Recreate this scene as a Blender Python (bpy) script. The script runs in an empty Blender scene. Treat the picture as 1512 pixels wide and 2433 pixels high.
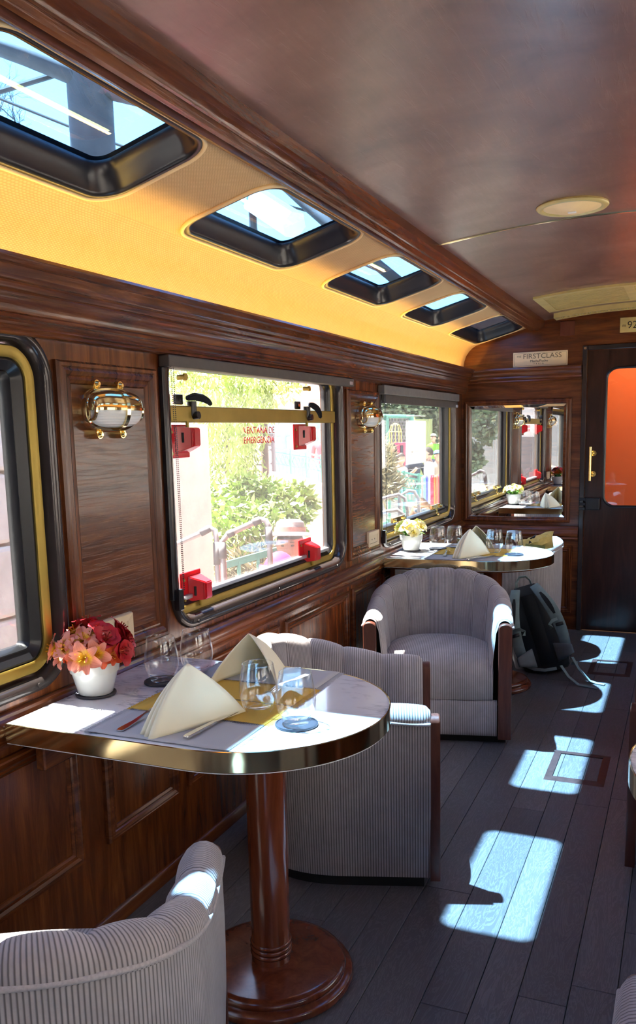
import bpy, bmesh, math, random
from mathutils import Vector, Matrix, Quaternion
S = bpy.context.scene
COL = S.collection
PI = math.pi
random.seed(7)

# ------------------------------------------------------------------ camera
cam_d = bpy.data.cameras.new('camera')
cam_d.sensor_width = 36.0
cam_d.lens = 30.284
cam_d.shift_y = 0.05635
cam_d.clip_start = 0.02
cam_d.clip_end = 500
cam = bpy.data.objects.new('camera', cam_d)
COL.objects.link(cam)
yaw, pitch, roll = 0.406117, 0.157404, 0.0230481
cy_, sy_, cp_, sp_ = math.cos(yaw), math.sin(yaw), math.cos(pitch), math.sin(pitch)
fwd = Vector((-sy_*cp_, cy_*cp_, -sp_))
rgt = Vector((cy_, sy_, 0))
dwn = fwd.cross(rgt)
r2 = math.cos(roll)*rgt + math.sin(roll)*dwn
d2 = -math.sin(roll)*rgt + math.cos(roll)*dwn
mw = Matrix((r2, -d2, -fwd)).transposed().to_4x4()
mw.translation = Vector((1.51, 0.0, 1.42))
cam.matrix_world = mw
S.camera = cam

# ------------------------------------------------------------------ sky, sun, exposure
W = bpy.data.worlds.new('world')
S.world = W
W.use_nodes = True
wn = W.node_tree.nodes
sky = wn.new('ShaderNodeTexSky')
sky.sky_type = 'NISHITA'
sky.sun_disc = False
sky.sun_elevation = math.radians(70)
sky.sun_rotation = math.radians(-90)
sky.altitude = 2800
sky.dust_density = 1.2
tcw = wn.new('ShaderNodeTexCoord'); cl = wn.new('ShaderNodeTexNoise'); cl.inputs['Scale'].default_value = 2.2; cl.inputs['Detail'].default_value = 7; cl.inputs['Roughness'].default_value = 0.6
crp = wn.new('ShaderNodeValToRGB'); crp.color_ramp.elements[0].position = 0.50; crp.color_ramp.elements[1].position = 0.80
cmx = wn.new('ShaderNodeMix'); cmx.data_type = 'RGBA'
lk = W.node_tree.links.new
lk(tcw.outputs['Generated'], cl.inputs['Vector']); lk(cl.outputs[0], crp.inputs[0]); lk(crp.outputs[0], cmx.inputs[0])
lk(sky.outputs[0], cmx.inputs[6]); cmx.inputs[7].default_value = (1.5, 1.4, 1.3, 1)
hz = wn.new('ShaderNodeMix'); hz.data_type = 'RGBA'; hz.blend_type = 'MULTIPLY'; hz.inputs[0].default_value = 1.0
hz.inputs[7].default_value = (1.08, 0.97, 0.86, 1)          # warm haze of the bright midday sky
lk(cmx.outputs[2], hz.inputs[6]); lk(hz.outputs[2], wn['Background'].inputs[0])
wn['Background'].inputs[1].default_value = 0.135
sun_d = bpy.data.lights.new('sun', 'SUN')
sun_d.energy = 5.0
sun_d.angle = 0.014
sun_d.color = (1.0, 0.95, 0.88)
sun = bpy.data.objects.new('sun', sun_d)
COL.objects.link(sun)
SUN_DIR = Vector((0.36, -0.01, -1.0)).normalized()
sun.rotation_euler = SUN_DIR.to_track_quat('-Z', 'Y').to_euler()
vs = S.view_settings
vs.view_transform = 'Standard'
vs.look = 'None'
vs.gamma = 1.0
vs.use_curve_mapping = False
vs.exposure = 4.65
S.cycles.max_bounces = 10
S.cycles.diffuse_bounces = 5
S.cycles.glossy_bounces = 5
S.cycles.transmission_bounces = 8
S.cycles.transparent_max_bounces = 24
S.cycles.caustics_reflective = False
S.cycles.caustics_refractive = False
S.cycles.sample_clamp_indirect = 6.0
S.cycles.use_denoising = True

# ------------------------------------------------------------------ helpers
def link(o, parent=None):
    COL.objects.link(o)
    if parent is not None:
        o.parent = parent
    return o

def tag(o, label=None, cat=None, group=None, kind=None):
    if label: o['label'] = label
    if cat: o['category'] = cat
    if group: o['group'] = group
    if kind: o['kind'] = kind
    return o

def obj(name, bm, mats, parent=None, smooth=False, auto=None, loc=None, rot=None, kind=None, recalc=True):
    if recalc:
        bmesh.ops.recalc_face_normals(bm, faces=bm.faces)
    me = bpy.data.meshes.new(name)
    bm.to_mesh(me); bm.free()
    if not isinstance(mats, (list, tuple)): mats = [mats]
    for m in mats: me.materials.append(m)
    if smooth:
        for p in me.polygons: p.use_smooth = True
        if auto:
            me.set_sharp_from_angle(angle=math.radians(auto))
    o = bpy.data.objects.new(name, me)
    if loc is not None: o.location = loc
    if rot is not None: o.rotation_euler = rot
    if kind: o['kind'] = kind
    return link(o, parent)

def empty(name, loc=(0, 0, 0), rz=0.0, label=None, cat=None, group=None, kind=None):
    o = bpy.data.objects.new(name, None)
    o.location = loc; o.rotation_euler = (0, 0, rz)
    o.empty_display_size = 0.05
    link(o)
    return tag(o, label, cat, group, kind)

def dup(root, loc, rz, label=None, group=None):
    r = root.copy(); COL.objects.link(r); r.location = loc; r.rotation_euler = (0, 0, rz)
    if label: r['label'] = label
    if group: r['group'] = group
    for ch in list(root.children):
        c = ch.copy(); COL.objects.link(c); c.parent = r
        for g in list(ch.children):
            d = g.copy(); COL.objects.link(d); d.parent = c
    return r

def NB(): return bmesh.new()

def box(bm, x0, x1, y0, y1, z0, z1, bev=0.0, seg=1, mtx=None):
    r = bmesh.ops.create_cube(bm, size=1.0)
    vs_ = r['verts']
    for v in vs_:
        v.co = Vector(((x0+x1)/2+v.co.x*(x1-x0), (y0+y1)/2+v.co.y*(y1-y0), (z0+z1)/2+v.co.z*(z1-z0)))
    if bev > 0:
        es = list({e for v in vs_ for e in v.link_edges})
        rr = bmesh.ops.bevel(bm, geom=es, offset=bev, segments=seg, affect='EDGES', profile=0.5)
        vs_ = list({v for f in rr['faces'] for v in f.verts} | {v for v in vs_ if v.is_valid})
    if mtx is not None:
        bmesh.ops.transform(bm, matrix=mtx, verts=vs_)
    return vs_

def grid(bm, pts, close_i=False, close_j=False, uv=None, mat=0, flip=False):
    n, m = len(pts), len(pts[0])
    V = [[bm.verts.new(p) for p in row] for row in pts]
    lay = bm.loops.layers.uv.verify() if uv is not None else None
    fs = []
    for i in range(n if close_i else n-1):
        i2 = (i+1) % n
        for j in range(m if close_j else m-1):
            j2 = (j+1) % m
            q = [V[i][j], V[i2][j], V[i2][j2], V[i][j2]]
            try: f = bm.faces.new(q)
            except ValueError: continue
            f.material_index = mat
            if lay:
                ii = [i, i+1 if not close_i else i2, i+1 if not close_i else i2, i]
                for l, (a, b) in zip(f.loops, ((i, j), (i2, j), (i2, j2), (i, j2))):
                    l[lay].uv = uv[a][b]
            fs.append(f)
    return V

def cap(bm, ring, mat=0):
    try:
        f = bm.faces.new(ring); f.material_index = mat
    except ValueError: pass

def lathe(bm, prof, n=32, c=(0, 0, 0), caps=True, sx=1.0, sy=1.0, mat=0):
    pts = [[Vector((c[0]+r*sx*math.cos(2*PI*k/n), c[1]+r*sy*math.sin(2*PI*k/n), c[2]+z)) for k in range(n)] for r, z in prof]
    V = grid(bm, pts, close_j=True, mat=mat)
    if caps:
        if prof[0][0] > 1e-5: cap(bm, V[0][::-1], mat)
        if prof[-1][0] > 1e-5: cap(bm, V[-1], mat)
    return V

def frames(path, closed=False):
    n = len(path); out = []; prev = None
    for i in range(n):
        a = path[(i-1) % n] if (closed or i > 0) else path[i]
        b = path[(i+1) % n] if (closed or i < n-1) else path[i]
        t = (b-a).normalized()
        if prev is None:
            u = t.cross(Vector((0, 0, 1)))
            if u.length < 0.05: u = t.cross(Vector((1, 0, 0)))
            u.normalize()
        else:
            u = prev - t*prev.dot(t)
            u.normalize()
        prev = u
        out.append((t, u, t.cross(u)))
    return out

def tube(bm, path, r, n=8, closed=False, caps=True, mat=0, flat=None):
    path = [Vector(p) for p in path]
    fr = frames(path, closed)
    pts = []
    for i, (p, (t, u, w)) in enumerate(zip(path, fr)):
        rr = r[i] if isinstance(r, (list, tuple)) else r
        fl = 1.0 if flat is None else flat
        pts.append([p + u*math.cos(2*PI*k/n)*rr + w*math.sin(2*PI*k/n)*rr*fl for k in range(n)])
    V = grid(bm, pts, close_i=closed, close_j=True, mat=mat)
    if caps and not closed:
        cap(bm, V[0][::-1], mat); cap(bm, V[-1], mat)
    return V

def ribbon(bm, path, width_dirs, w, th, mat=0):
    """flat strap: path of points, width direction for each, half width w, thickness th"""
    pts = []
    path = [Vector(p) for p in path]
    n = len(path)
    for i in range(n):
        t = (path[min(i+1, n-1)]-path[max(i-1, 0)]).normalized()
        d = Vector(width_dirs[i] if isinstance(width_dirs, list) else width_dirs)
        d = (d - t*d.dot(t)).normalized()
        nn = t.cross(d)
        ww = w[i] if isinstance(w, (list, tuple)) else w
        pts.append([path[i]+d*ww+nn*th/2, path[i]-d*ww+nn*th/2, path[i]-d*ww-nn*th/2, path[i]+d*ww-nn*th/2])
    V = grid(bm, pts, close_j=True, mat=mat)
    cap(bm, V[0][::-1], mat); cap(bm, V[-1], mat)

def cyl(bm, p0, p1, r, n=12, r1=None, mat=0):
    return tube(bm, [p0, p1], [r, r if r1 is None else r1], n, mat=mat)

def ball(bm, c, r, nu=12, nv=8, sc=(1, 1, 1), mat=0):
    prof = [(math.sin(PI*k/nv), -math.cos(PI*k/nv)) for k in range(nv+1)]
    pts = [[Vector((c[0]+r*sc[0]*a*math.cos(2*PI*k/nu), c[1]+r*sc[1]*a*math.sin(2*PI*k/nu), c[2]+r*sc[2]*b)) for k in range(nu)] for a, b in prof]
    V = grid(bm, pts[1:-1], close_j=True, mat=mat)
    t = bm.verts.new(Vector(c)+Vector((0, 0, -r*sc[2]))); u = bm.verts.new(Vector(c)+Vector((0, 0, r*sc[2])))
    for k in range(nu):
        for q in ((t, V[0][(k+1) % nu], V[0][k]), (u, V[-1][k], V[-1][(k+1) % nu])):
            f = bm.faces.new(q); f.material_index = mat

def rrect(u0, u1, v0, v1, r=0.0, n=8):
    """rounded rectangle, counter clockwise: list of ((u,v),(nu,nv))"""
    if r <= 0:
        return [((u1, v0), (1, -1)), ((u1, v1), (1, 1)), ((u0, v1), (-1, 1)), ((u0, v0), (-1, -1))]
    out = []
    for cx, cv, a0 in ((u1-r, v0+r, -PI/2), (u1-r, v1-r, 0), (u0+r, v1-r, PI/2), (u0+r, v0+r, PI)):
        for k in range(n+1):
            a = a0+PI/2*k/n
            out.append(((cx+r*math.cos(a), cv+r*math.sin(a)), (math.cos(a), math.sin(a))))
    return out

def ring(bm, rr, prof, fn, closed_prof=False, mat=0):
    """sweep profile (offset, height) round a closed 2-d outline; fn(u,v,h)->xyz"""
    pts = [[fn(p[0]+nn[0]*o, p[1]+nn[1]*o, h) for o, h in prof] for p, nn in rr]
    return grid(bm, pts, close_i=True, close_j=closed_prof, mat=mat)

def slab(bm, outer, holes, fn, h0, h1, mat=0):
    """flat plate with holes between heights h0 and h1"""
    loops = [outer]+holes
    for h in (h0, h1):
        es = []
        for lp in loops:
            vv = [bm.verts.new(fn(u, v, h)) for u, v in lp]
            es += [bm.edges.new((vv[i], vv[(i+1) % len(vv)])) for i in range(len(vv))]
        bmesh.ops.triangle_fill(bm, use_beauty=True, use_dissolve=False, edges=es)
    for lp in loops:
        pts = [[fn(u, v, h0), fn(u, v, h1)] for u, v in lp]
        grid(bm, pts, close_i=True)
    bmesh.ops.remove_doubles(bm, verts=bm.verts, dist=1e-5)

def extrude_profile(bm, prof, y0, y1, fn, closed=True, mat=0):
    """closed profile (a,b) run along one axis from y0 to y1 ; fn(a,b,y)->xyz"""
    pts = [[fn(a, b, y) for a, b in prof] for y in (y0, y1)]
    V = grid(bm, pts, close_j=closed, mat=mat)
    if closed:
        cap(bm, V[0][::-1], mat); cap(bm, V[1], mat)
    return V

def rect2(u0, u1, v0, v1): return [(u0, v0), (u1, v0), (u1, v1), (u0, v1)]
def pts_of(rr): return [p for p, _ in rr]

# ------------------------------------------------------------------ materials
MATS = {}
class NT:
    def __init__(s, name):
        s.m = bpy.data.materials.new(name); s.m.use_nodes = True
        s.t = s.m.node_tree; s.n = s.t.nodes; s.b = s.n['Principled BSDF']; s.out = s.n['Material Output']
        MATS[name] = s.m
    def node(s, t, **kw):
        x = s.n.new(t)
        for k, v in kw.items(): setattr(x, k, v)
        return x
    def link(s, a, b): s.t.links.new(a, b)
    def coords(s, kind='Object', scale=(1, 1, 1), offset=None, rot=(0, 0, 0)):
        tc = s.node('ShaderNodeTexCoord'); mp = s.node('ShaderNodeMapping')
        mp.inputs['Scale'].default_value = scale
        mp.inputs['Rotation'].default_value = rot
        s.link(tc.outputs[kind], mp.inputs[0])
        if offset is not None: s.link(offset, mp.inputs['Location'])
        return mp.outputs[0]
    def noise(s, vec, scale=5, detail=4, rough=0.55, dist=0.0):
        x = s.node('ShaderNodeTexNoise')
        x.inputs['Scale'].default_value = scale; x.inputs['Detail'].default_value = detail
        x.inputs['Roughness'].default_value = rough; x.inputs['Distortion'].default_value = dist
        if vec is not None: s.link(vec, x.inputs['Vector'])
        return x.outputs[0]
    def ramp(s, fac, stops):
        r = s.node('ShaderNodeValToRGB')
        e = r.color_ramp.elements
        while len(e) > 1: e.remove(e[0])
        e[0].position = stops[0][0]; e[0].color = (*stops[0][1], 1)
        for p, c in stops[1:]:
            q = e.new(p); q.color = (*c, 1)
        s.link(fac, r.inputs[0])
        return r.outputs[0]
    def mix(s, fac, a, b, mode='MIX'):
        x = s.node('ShaderNodeMix', data_type='RGBA', blend_type=mode)
        for k, v in ((0, fac), (6, a), (7, b)):
            if isinstance(v, (int, float)): x.inputs[k].default_value = v
            elif isinstance(v, tuple): x.inputs[k].default_value = (*v, 1)
            else: s.link(v, x.inputs[k])
        return x.outputs[2]
    def math(s, op, a, b=0.0):
        x = s.node('ShaderNodeMath', operation=op)
        for k, v in ((0, a), (1, b)):
            if isinstance(v, (int, float)): x.inputs[k].default_value = v
            else: s.link(v, x.inputs[k])
        return x.outputs[0]
    def bump(s, h, strength=0.3, dist=0.002, nrm=None):
        x = s.node('ShaderNodeBump'); x.inputs['Strength'].default_value = strength; x.inputs['Distance'].default_value = dist
        s.link(h, x.inputs['Height'])
        if nrm is not None: s.link(nrm, x.inputs['Normal'])
        s.link(x.outputs[0], s.b.inputs['Normal'])
        return x.outputs[0]
    def set(s, **kw):
        for k, v in kw.items():
            i = s.b.inputs[k]
            if isinstance(v, tuple): i.default_value = (*v, 1) if len(v) == 3 and i.type == 'RGBA' else v
            elif isinstance(v, (int, float)): i.default_value = v
            else: s.link(v, i)
        return s

def simple(name, col, rough=0.5, metal=0.0, var=0.0, vs=20.0, bump=0.0, bs=60.0, **kw):
    t = NT(name)
    t.set(Roughness=rough, Metallic=metal, **kw)
    if var > 0:
        c = t.coords()
        f = t.noise(c, vs, 4)
        lo = tuple(max(0, x*(1-var)) for x in col); hi = tuple(min(1, x*(1+var)) for x in col)
        t.set(**{'Base Color': t.ramp(f, [(0.3, lo), (0.7, hi)])})
    else:
        t.set(**{'Base Color': col})
    if bump > 0:
        t.bump(t.noise(t.coords(), bs, 3), bump, 0.003)
    return t.m

def wood(name, dark, mid, light, rough=0.28, axis=2, scale=1.0, bump=0.12, coat=0.22, spec=0.35):
    t = NT(name)
    sc = [9.0*scale]*3; sc[axis] = 1.0*scale
    c = t.coords('Object', tuple(sc))
    f = t.noise(c, 2.2, 7, 0.62, 1.1)
    sf = [60.0*scale]*3; sf[axis] = 2.5*scale
    c2 = t.coords('Object', tuple(sf))
    g = t.noise(c2, 3.0, 4, 0.6, 0.2)
    col = t.ramp(f, [(0.20, dark), (0.47, mid), (0.76, light)])
    col = t.mix(t.math('MULTIPLY', g, 0.36), col, dark)
    t.set(**{'Base Color': col, 'Roughness': rough, 'Coat Weight': coat, 'Coat Roughness': 0.13, 'Specular IOR Level': spec})
    pores = t.ramp(g, [(0.32, (0, 0, 0)), (0.5, (1, 1, 1))])
    t.bump(pores, bump, 0.0012)
    return t.m

def thin_glass(name, tint=(1, 1, 1), ior=1.45, rough=0.0, gl=(1, 1, 1), boost=1.0, glare_veil=0.0):
    t = NT(name)
    t.n.remove(t.b)
    tr = t.node('ShaderNodeBsdfTransparent'); tr.inputs[0].default_value = (*tint, 1)
    g = t.node('ShaderNodeBsdfGlossy'); g.inputs['Roughness'].default_value = rough; g.inputs[0].default_value = (*gl, 1)
    ge = t.node('ShaderNodeNewGeometry')
    dp = t.node('ShaderNodeVectorMath', operation='DOT_PRODUCT')
    t.link(ge.outputs['Normal'], dp.inputs[0]); t.link(ge.outputs['Incoming'], dp.inputs[1])
    c1 = t.math('SUBTRACT', 1.0, t.math('ABSOLUTE', dp.outputs['Value']))
    f0 = ((ior-1)/(ior+1))**2
    fac = t.math('ADD', f0, t.math('MULTIPLY', t.math('POWER', c1, 5.0), 1-f0))
    mx = t.node('ShaderNodeMixShader')
    if boost != 1.0: fac = t.math('MINIMUM', t.math('MULTIPLY', fac, boost), 1.0)
    t.link(fac, mx.inputs[0]); t.link(tr.outputs[0], mx.inputs[1]); t.link(g.outputs[0], mx.inputs[2])
    res = mx.outputs[0]
    if glare_veil > 0:                                  # pale veil mixed into the pane to imitate glare and overexposure
        du = t.node('ShaderNodeBsdfTranslucent'); du.inputs[0].default_value = (0.95, 0.90, 0.86, 1)
        m2 = t.node('ShaderNodeMixShader'); m2.inputs[0].default_value = glare_veil
        t.link(res, m2.inputs[1]); t.link(du.outputs[0], m2.inputs[2]); res = m2.outputs[0]
    t.link(res, t.out.inputs[0])
    return t.m

# mahogany family
WD, WM, WL = (0.030, 0.0075, 0.0032), (0.130, 0.034, 0.0095), (0.29, 0.088, 0.021)
M_woodV = wood('mahogany_vertical', WD, WM, WL, 0.26, 2, 1.0, 0.22)
M_woodY = wood('mahogany_along', WD, WM, WL, 0.26, 1, 1.0, 0.22)
M_woodX = wood('mahogany_across', WD, WM, WL, 0.26, 0, 1.0, 0.22)
M_post = wood('mahogany_post', (0.05, 0.014, 0.009), (0.095, 0.028, 0.017), (0.15, 0.05, 0.03), 0.42, 2, 2.0, 0.1, 0.1)
M_door = wood('dark_mahogany_door', (0.010, 0.003, 0.002), (0.03, 0.010, 0.006), (0.07, 0.022, 0.012), 0.3, 2, 1.0, 0.1)
M_column = wood('mahogany_turned', (0.055, 0.011, 0.005), (0.15, 0.034, 0.013), (0.25, 0.066, 0.024), 0.18, 2, 1.0, 0.05, 0.6)

def ceiling_mat():
    t = NT('ceiling_veneer')
    c = t.coords('Object', (3.0, 3.0, 3.0))
    f = t.noise(c, 1.1, 5, 0.55, 0.4)
    c2 = t.coords('Object', (26.0, 3.2, 8.0), rot=(0, 0, 0.35))
    g = t.noise(c2, 2.6, 5, 0.6, 0.5)
    col = t.ramp(f, [(0.3, (0.16, 0.072, 0.048)), (0.55, (0.27, 0.135, 0.095)), (0.75, (0.38, 0.21, 0.155))])
    col = t.mix(t.math('MULTIPLY', g, 0.4), col, (0.05, 0.018, 0.010))
    t.set(**{'Base Color': col, 'Roughness': 0.36, 'Coat Weight': 0.5, 'Coat Roughness': 0.22})
    p = t.ramp(g, [(0.30, (0, 0, 0)), (0.42, (1, 1, 1))])
    t.bump(p, 0.35, 0.0016)
    return t.m
M_ceil = ceiling_mat()

def rattan_mat():
    t = NT('woven_rattan')
    tc = t.node('ShaderNodeTexCoord')
    sp = t.node('ShaderNodeSeparateXYZ'); t.link(tc.outputs['UV'], sp.inputs[0])
    a = t.math('MULTIPLY', sp.outputs[0], 2*PI/0.0125)
    b = t.math('MULTIPLY', sp.outputs[1], 2*PI/0.0085)
    sa = t.math('SINE', a); sb = t.math('SINE', b)
    w = t.math('MULTIPLY', sa, sb)
    w2 = t.math('ADD', t.math('MULTIPLY', w, 0.35), t.math('MULTIPLY', t.math('ABSOLUTE', sb), 0.5))
    n = t.noise(t.coords('Object', (6, 6, 6)), 4, 3)
    base = t.mix(n, (0.70, 0.46, 0.22), (0.80, 0.55, 0.28))
    col = t.mix(t.math('MULTIPLY', t.math('SUBTRACT', 0.55, w2), 0.75), base, (0.36, 0.19, 0.06))
    t.set(**{'Base Color': col, 'Roughness': 0.7})
    t.bump(w2, 0.5, 0.0015)
    return t.m
M_rattan = rattan_mat()

def cord_mat(name, c_hi, c_groove_shade, pitch=0.0082):
    t = NT(name)
    tc = t.node('ShaderNodeTexCoord')
    sp = t.node('ShaderNodeSeparateXYZ'); t.link(tc.outputs['UV'], sp.inputs[0])
    s_ = t.math('SINE', t.math('MULTIPLY', sp.outputs[0], 2*PI/pitch))
    h = t.math('ADD', t.math('MULTIPLY', s_, 0.5), 0.5)
    k = t.ramp(h, [(0.0, (0, 0, 0)), (0.35, (0.75, 0.75, 0.75)), (0.8, (1, 1, 1))])
    n = t.noise(t.coords('Object', (5, 5, 5)), 3, 5, 0.65, 0.6)
    hi = t.mix(t.ramp(n, [(0.38, (0, 0, 0)), (0.62, (1, 1, 1))]), tuple(x*0.84 for x in c_hi), c_hi)
    col = t.mix(k, c_groove_shade, hi)  # shade of the grooves painted in as darker colour between ribs
    t.set(**{'Base Color': col, 'Roughness': 0.85, 'Sheen Weight': 0.35, 'Sheen Roughness': 0.4})
    t.bump(k, 0.55, 0.0018)
    return t.m
M_cord = cord_mat('grey_corduroy', (0.44, 0.405, 0.41), (0.13, 0.117, 0.117))
M_piping = simple('grey_piping', (0.40, 0.375, 0.385), 0.85, var=0.15, vs=200)

def marble_mat():
    t = NT('white_marble')
    c = t.coords('Object', (1, 1, 1), rot=(0, 0, 0.6))
    d = t.noise(c, 3.0, 6, 0.6, 0.0)
    c2 = t.coords('Object', (1.6, 5.0, 1), rot=(0, 0, -0.5))
    v = t.noise(c2, 3.2, 8, 0.62, 0.9)
    vein = t.math('ABSOLUTE', t.math('SUBTRACT', v, 0.5))
    vm = t.ramp(vein, [(0.0, (1, 1, 1)), (0.014, (0.6, 0.6, 0.6)), (0.05, (0, 0, 0))])
    patch = t.ramp(d, [(0.40, (0, 0, 0)), (0.54, (1, 1, 1))])
    fac = t.math('MULTIPLY', vm, patch)
    base = t.mix(t.ramp(d, [(0.35, (0, 0, 0)), (0.7, (1, 1, 1))]), (0.86, 0.87, 0.89), (0.72, 0.74, 0.78))
    col = t.mix(fac, base, (0.22, 0.25, 0.31))
    t.set(**{'Base Color': col, 'Roughness': 0.10, 'Coat Weight': 0.3, 'Coat Roughness': 0.03})
    return t.m
M_marble = marble_mat()
M_brass = simple('polished_brass', (0.92, 0.75, 0.40), 0.11, 1.0, bump=0.05, bs=14)
M_brass_d = simple('painted_brass', (0.36, 0.245, 0.045), 0.42, 0.55, var=0.12, vs=9)
M_gold = simple('gold_metal', (0.95, 0.70, 0.26), 0.16, 1.0)
M_rubber = simple('black_rubber', (0.012, 0.012, 0.014), 0.28, var=0.2, vs=5)
M_ringf = simple('bronze_ring', (0.05, 0.040, 0.038), 0.18, 0.35, var=0.2, vs=6)
M_alu = simple('silver_sill', (0.62, 0.62, 0.66), 0.35, 0.8)
M_black = simple('black_plastic', (0.010, 0.010, 0.012), 0.35)
M_plinth = simple('black_plinth', (0.004, 0.004, 0.004), 0.8)
M_taupe = simple('taupe_blind', (0.095, 0.078, 0.060), 0.6, var=0.1, vs=30)
M_taupe2 = simple('light_taupe_blind', (0.20, 0.175, 0.145), 0.6, var=0.1, vs=30)
M_red = simple('red_plastic', (0.62, 0.010, 0.016), 0.22, **{'Coat Weight': 0.3})
M_redtext = simple('red_lettering', (0.75, 0.02, 0.04), 0.5)
M_ivory = simple('ivory_plate', (0.70, 0.56, 0.36), 0.35)
M_ivory2 = simple('brass_plaque', (0.95, 0.70, 0.36), 0.45, 0.0, var=0.08, vs=8)
M_grille = simple('gold_grille', (0.66, 0.54, 0.22), 0.38, 0.25, var=0.12, vs=12)
M_ink = simple('dark_lettering', (0.05, 0.035, 0.02), 0.5)
M_pane = thin_glass('window_pane', (0.57, 0.585, 0.58), glare_veil=0.006)
M_pane2 = thin_glass('glare_veiled_pane', (0.74, 0.725, 0.71), glare_veil=0.012)  # stronger veil, washes out the outside view like lens flare
M_skyglass = thin_glass('blue_skylight_pane', (0.37, 0.545, 0.70), boost=1.0)
M_mirror = simple('mirror_silver', (0.93, 0.94, 0.94), 0.005, 1.0)
M_steel = simple('stainless_steel', (0.72, 0.70, 0.67), 0.16, 1.0)
# ------------------------------------------------------------------ the carriage shell
XR, YE, YB = 2.34, 6.20, -2.2
def LEFT(u, v, h): return Vector((h, u, v))            # u along the car, v up, h into the room
def RIGHT(u, v, h): return Vector((XR-h, u, v))
def FRONT(u, v, h): return Vector((u, YE-h, v))

def floor_mat():
    t = NT('grey_floor_board')
    oi = t.node('ShaderNodeObjectInfo')
    off = t.node('ShaderNodeCombineXYZ')
    t.link(t.math('MULTIPLY', oi.outputs['Random'], 37.0), off.inputs[0]); t.link(t.math('MULTIPLY', oi.outputs['Random'], 91.0), off.inputs[1])
    c = t.coords('Object', (10, 1.3, 10), offset=off.outputs[0])
    f = t.noise(c, 2.0, 6, 0.6, 1.6)
    wv = t.math('SINE', t.math('MULTIPLY', f, 70.0))
    wl = t.ramp(wv, [(0.1, (0.45, 0.45, 0.45)), (0.75, (1, 1, 1))])
    base = t.ramp(oi.outputs['Random'], [(0.0, (0.096, 0.094, 0.100)), (0.5, (0.120, 0.117, 0.122)), (1.0, (0.150, 0.142, 0.145))])
    col = t.mix(0.55, base, wl, 'MULTIPLY')
    t.set(**{'Base Color': col, 'Roughness': 0.42, 'Coat Weight': 0.12, 'Coat Roughness': 0.3})
    t.bump(wv, 0.12, 0.0008)
    return t.m
M_floor = floor_mat()
bm = NB(); box(bm, -0.1, XR+0.1, YB, YE+1.2, -0.08, -0.0105)
floor = obj('floor', bm, M_black, kind='structure')
seams = [0.0, 0.11, 0.225, 0.34, 0.46, 0.58, 0.70, 0.80, 0.945, 1.067, 1.168, 1.288, 1.40, 1.52, 1.64, 1.76, 1.88, 2.0, 2.12, 2.24, XR]
joint0 = {9: 2.80, 10: 3.235, 11: 2.107, 8: 1.9, 7: 2.45}
rnd = random.Random(3)
for i in range(len(seams)-1):
    y = joint0.get(i, rnd.uniform(1.4, 2.6)) - 3*1.22
    while y < YE:
        a, b = max(y, YB), min(y+1.22, YE)
        if b > YB+0.02 and b-a > 0.02:
            bm = NB(); box(bm, seams[i]+0.0008, seams[i+1]-0.0008, a+0.0008, b-0.0008, -0.0105, 0.0, 0.0012)
            obj('floor_plank', bm, M_floor, floor)
        y += 1.22

# windows: outer outline of every frame, in (y, z)
WINS = [(-1.80, -0.27), (0.27, 1.805), (2.31, 3.845), (4.36, 5.975)]
WZ0, WZ1, WR = 0.785, 1.69, 0.125
def holes():
    return [pts_of(rrect(a+0.03, b-0.03, WZ0+0.03, WZ1-0.03+(0.035 if k == 2 else 0), WR-0.03)) for k, (a, b) in enumerate(WINS)]
bm = NB(); slab(bm, rect2(YB, YE+0.1, -0.05, 2.02), holes(), LEFT, -0.10, 0.0)
wall_l = obj('wall_left', bm, M_woodV, kind='structure')
bm = NB(); slab(bm, rect2(YB, YE+0.1, -0.05, 2.02), holes(), RIGHT, -0.10, 0.0)
wall_r = obj('wall_right', bm, M_woodV, kind='structure')
bm = NB(); box(bm, -0.1, XR+0.1, YB-0.1, YB, -0.05, 2.3)
wall_b = obj('wall_back', bm, M_woodX, kind='structure')

P_RING = [(0, -0.002), (0, 0.008), (-0.006, 0.014), (-0.014, 0.016), (-0.032, 0.013), (-0.041, 0.004), (-0.045, -0.03), (-0.045, -0.055)]
P_BRASS = [(-0.042, -0.06), (-0.042, -0.030), (-0.045, -0.026), (-0.066, -0.026), (-0.070, -0.029), (-0.070, -0.06)]
P_GASK = [(-0.068, -0.06), (-0.068, -0.034), (-0.073, -0.032), (-0.078, -0.036), (-0.086, -0.046), (-0.088, -0.07)]
P_RING2 = [(0, -0.002), (0, 0.007), (-0.008, 0.013), (-0.018, 0.013), (-0.030, 0.004), (-0.034, -0.03), (-0.034, -0.06)]
P_BRASS2 = [(-0.040, -0.06), (-0.040, -0.02), (-0.044, -0.014), (-0.066, -0.014), (-0.071, -0.018), (-0.071, -0.06)]
P_GASK2 = [(-0.069, -0.06), (-0.069, -0.024), (-0.078, -0.022), (-0.10, -0.040), (-0.104, -0.038), (-0.112, -0.052), (-0.113, -0.07)]
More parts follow.
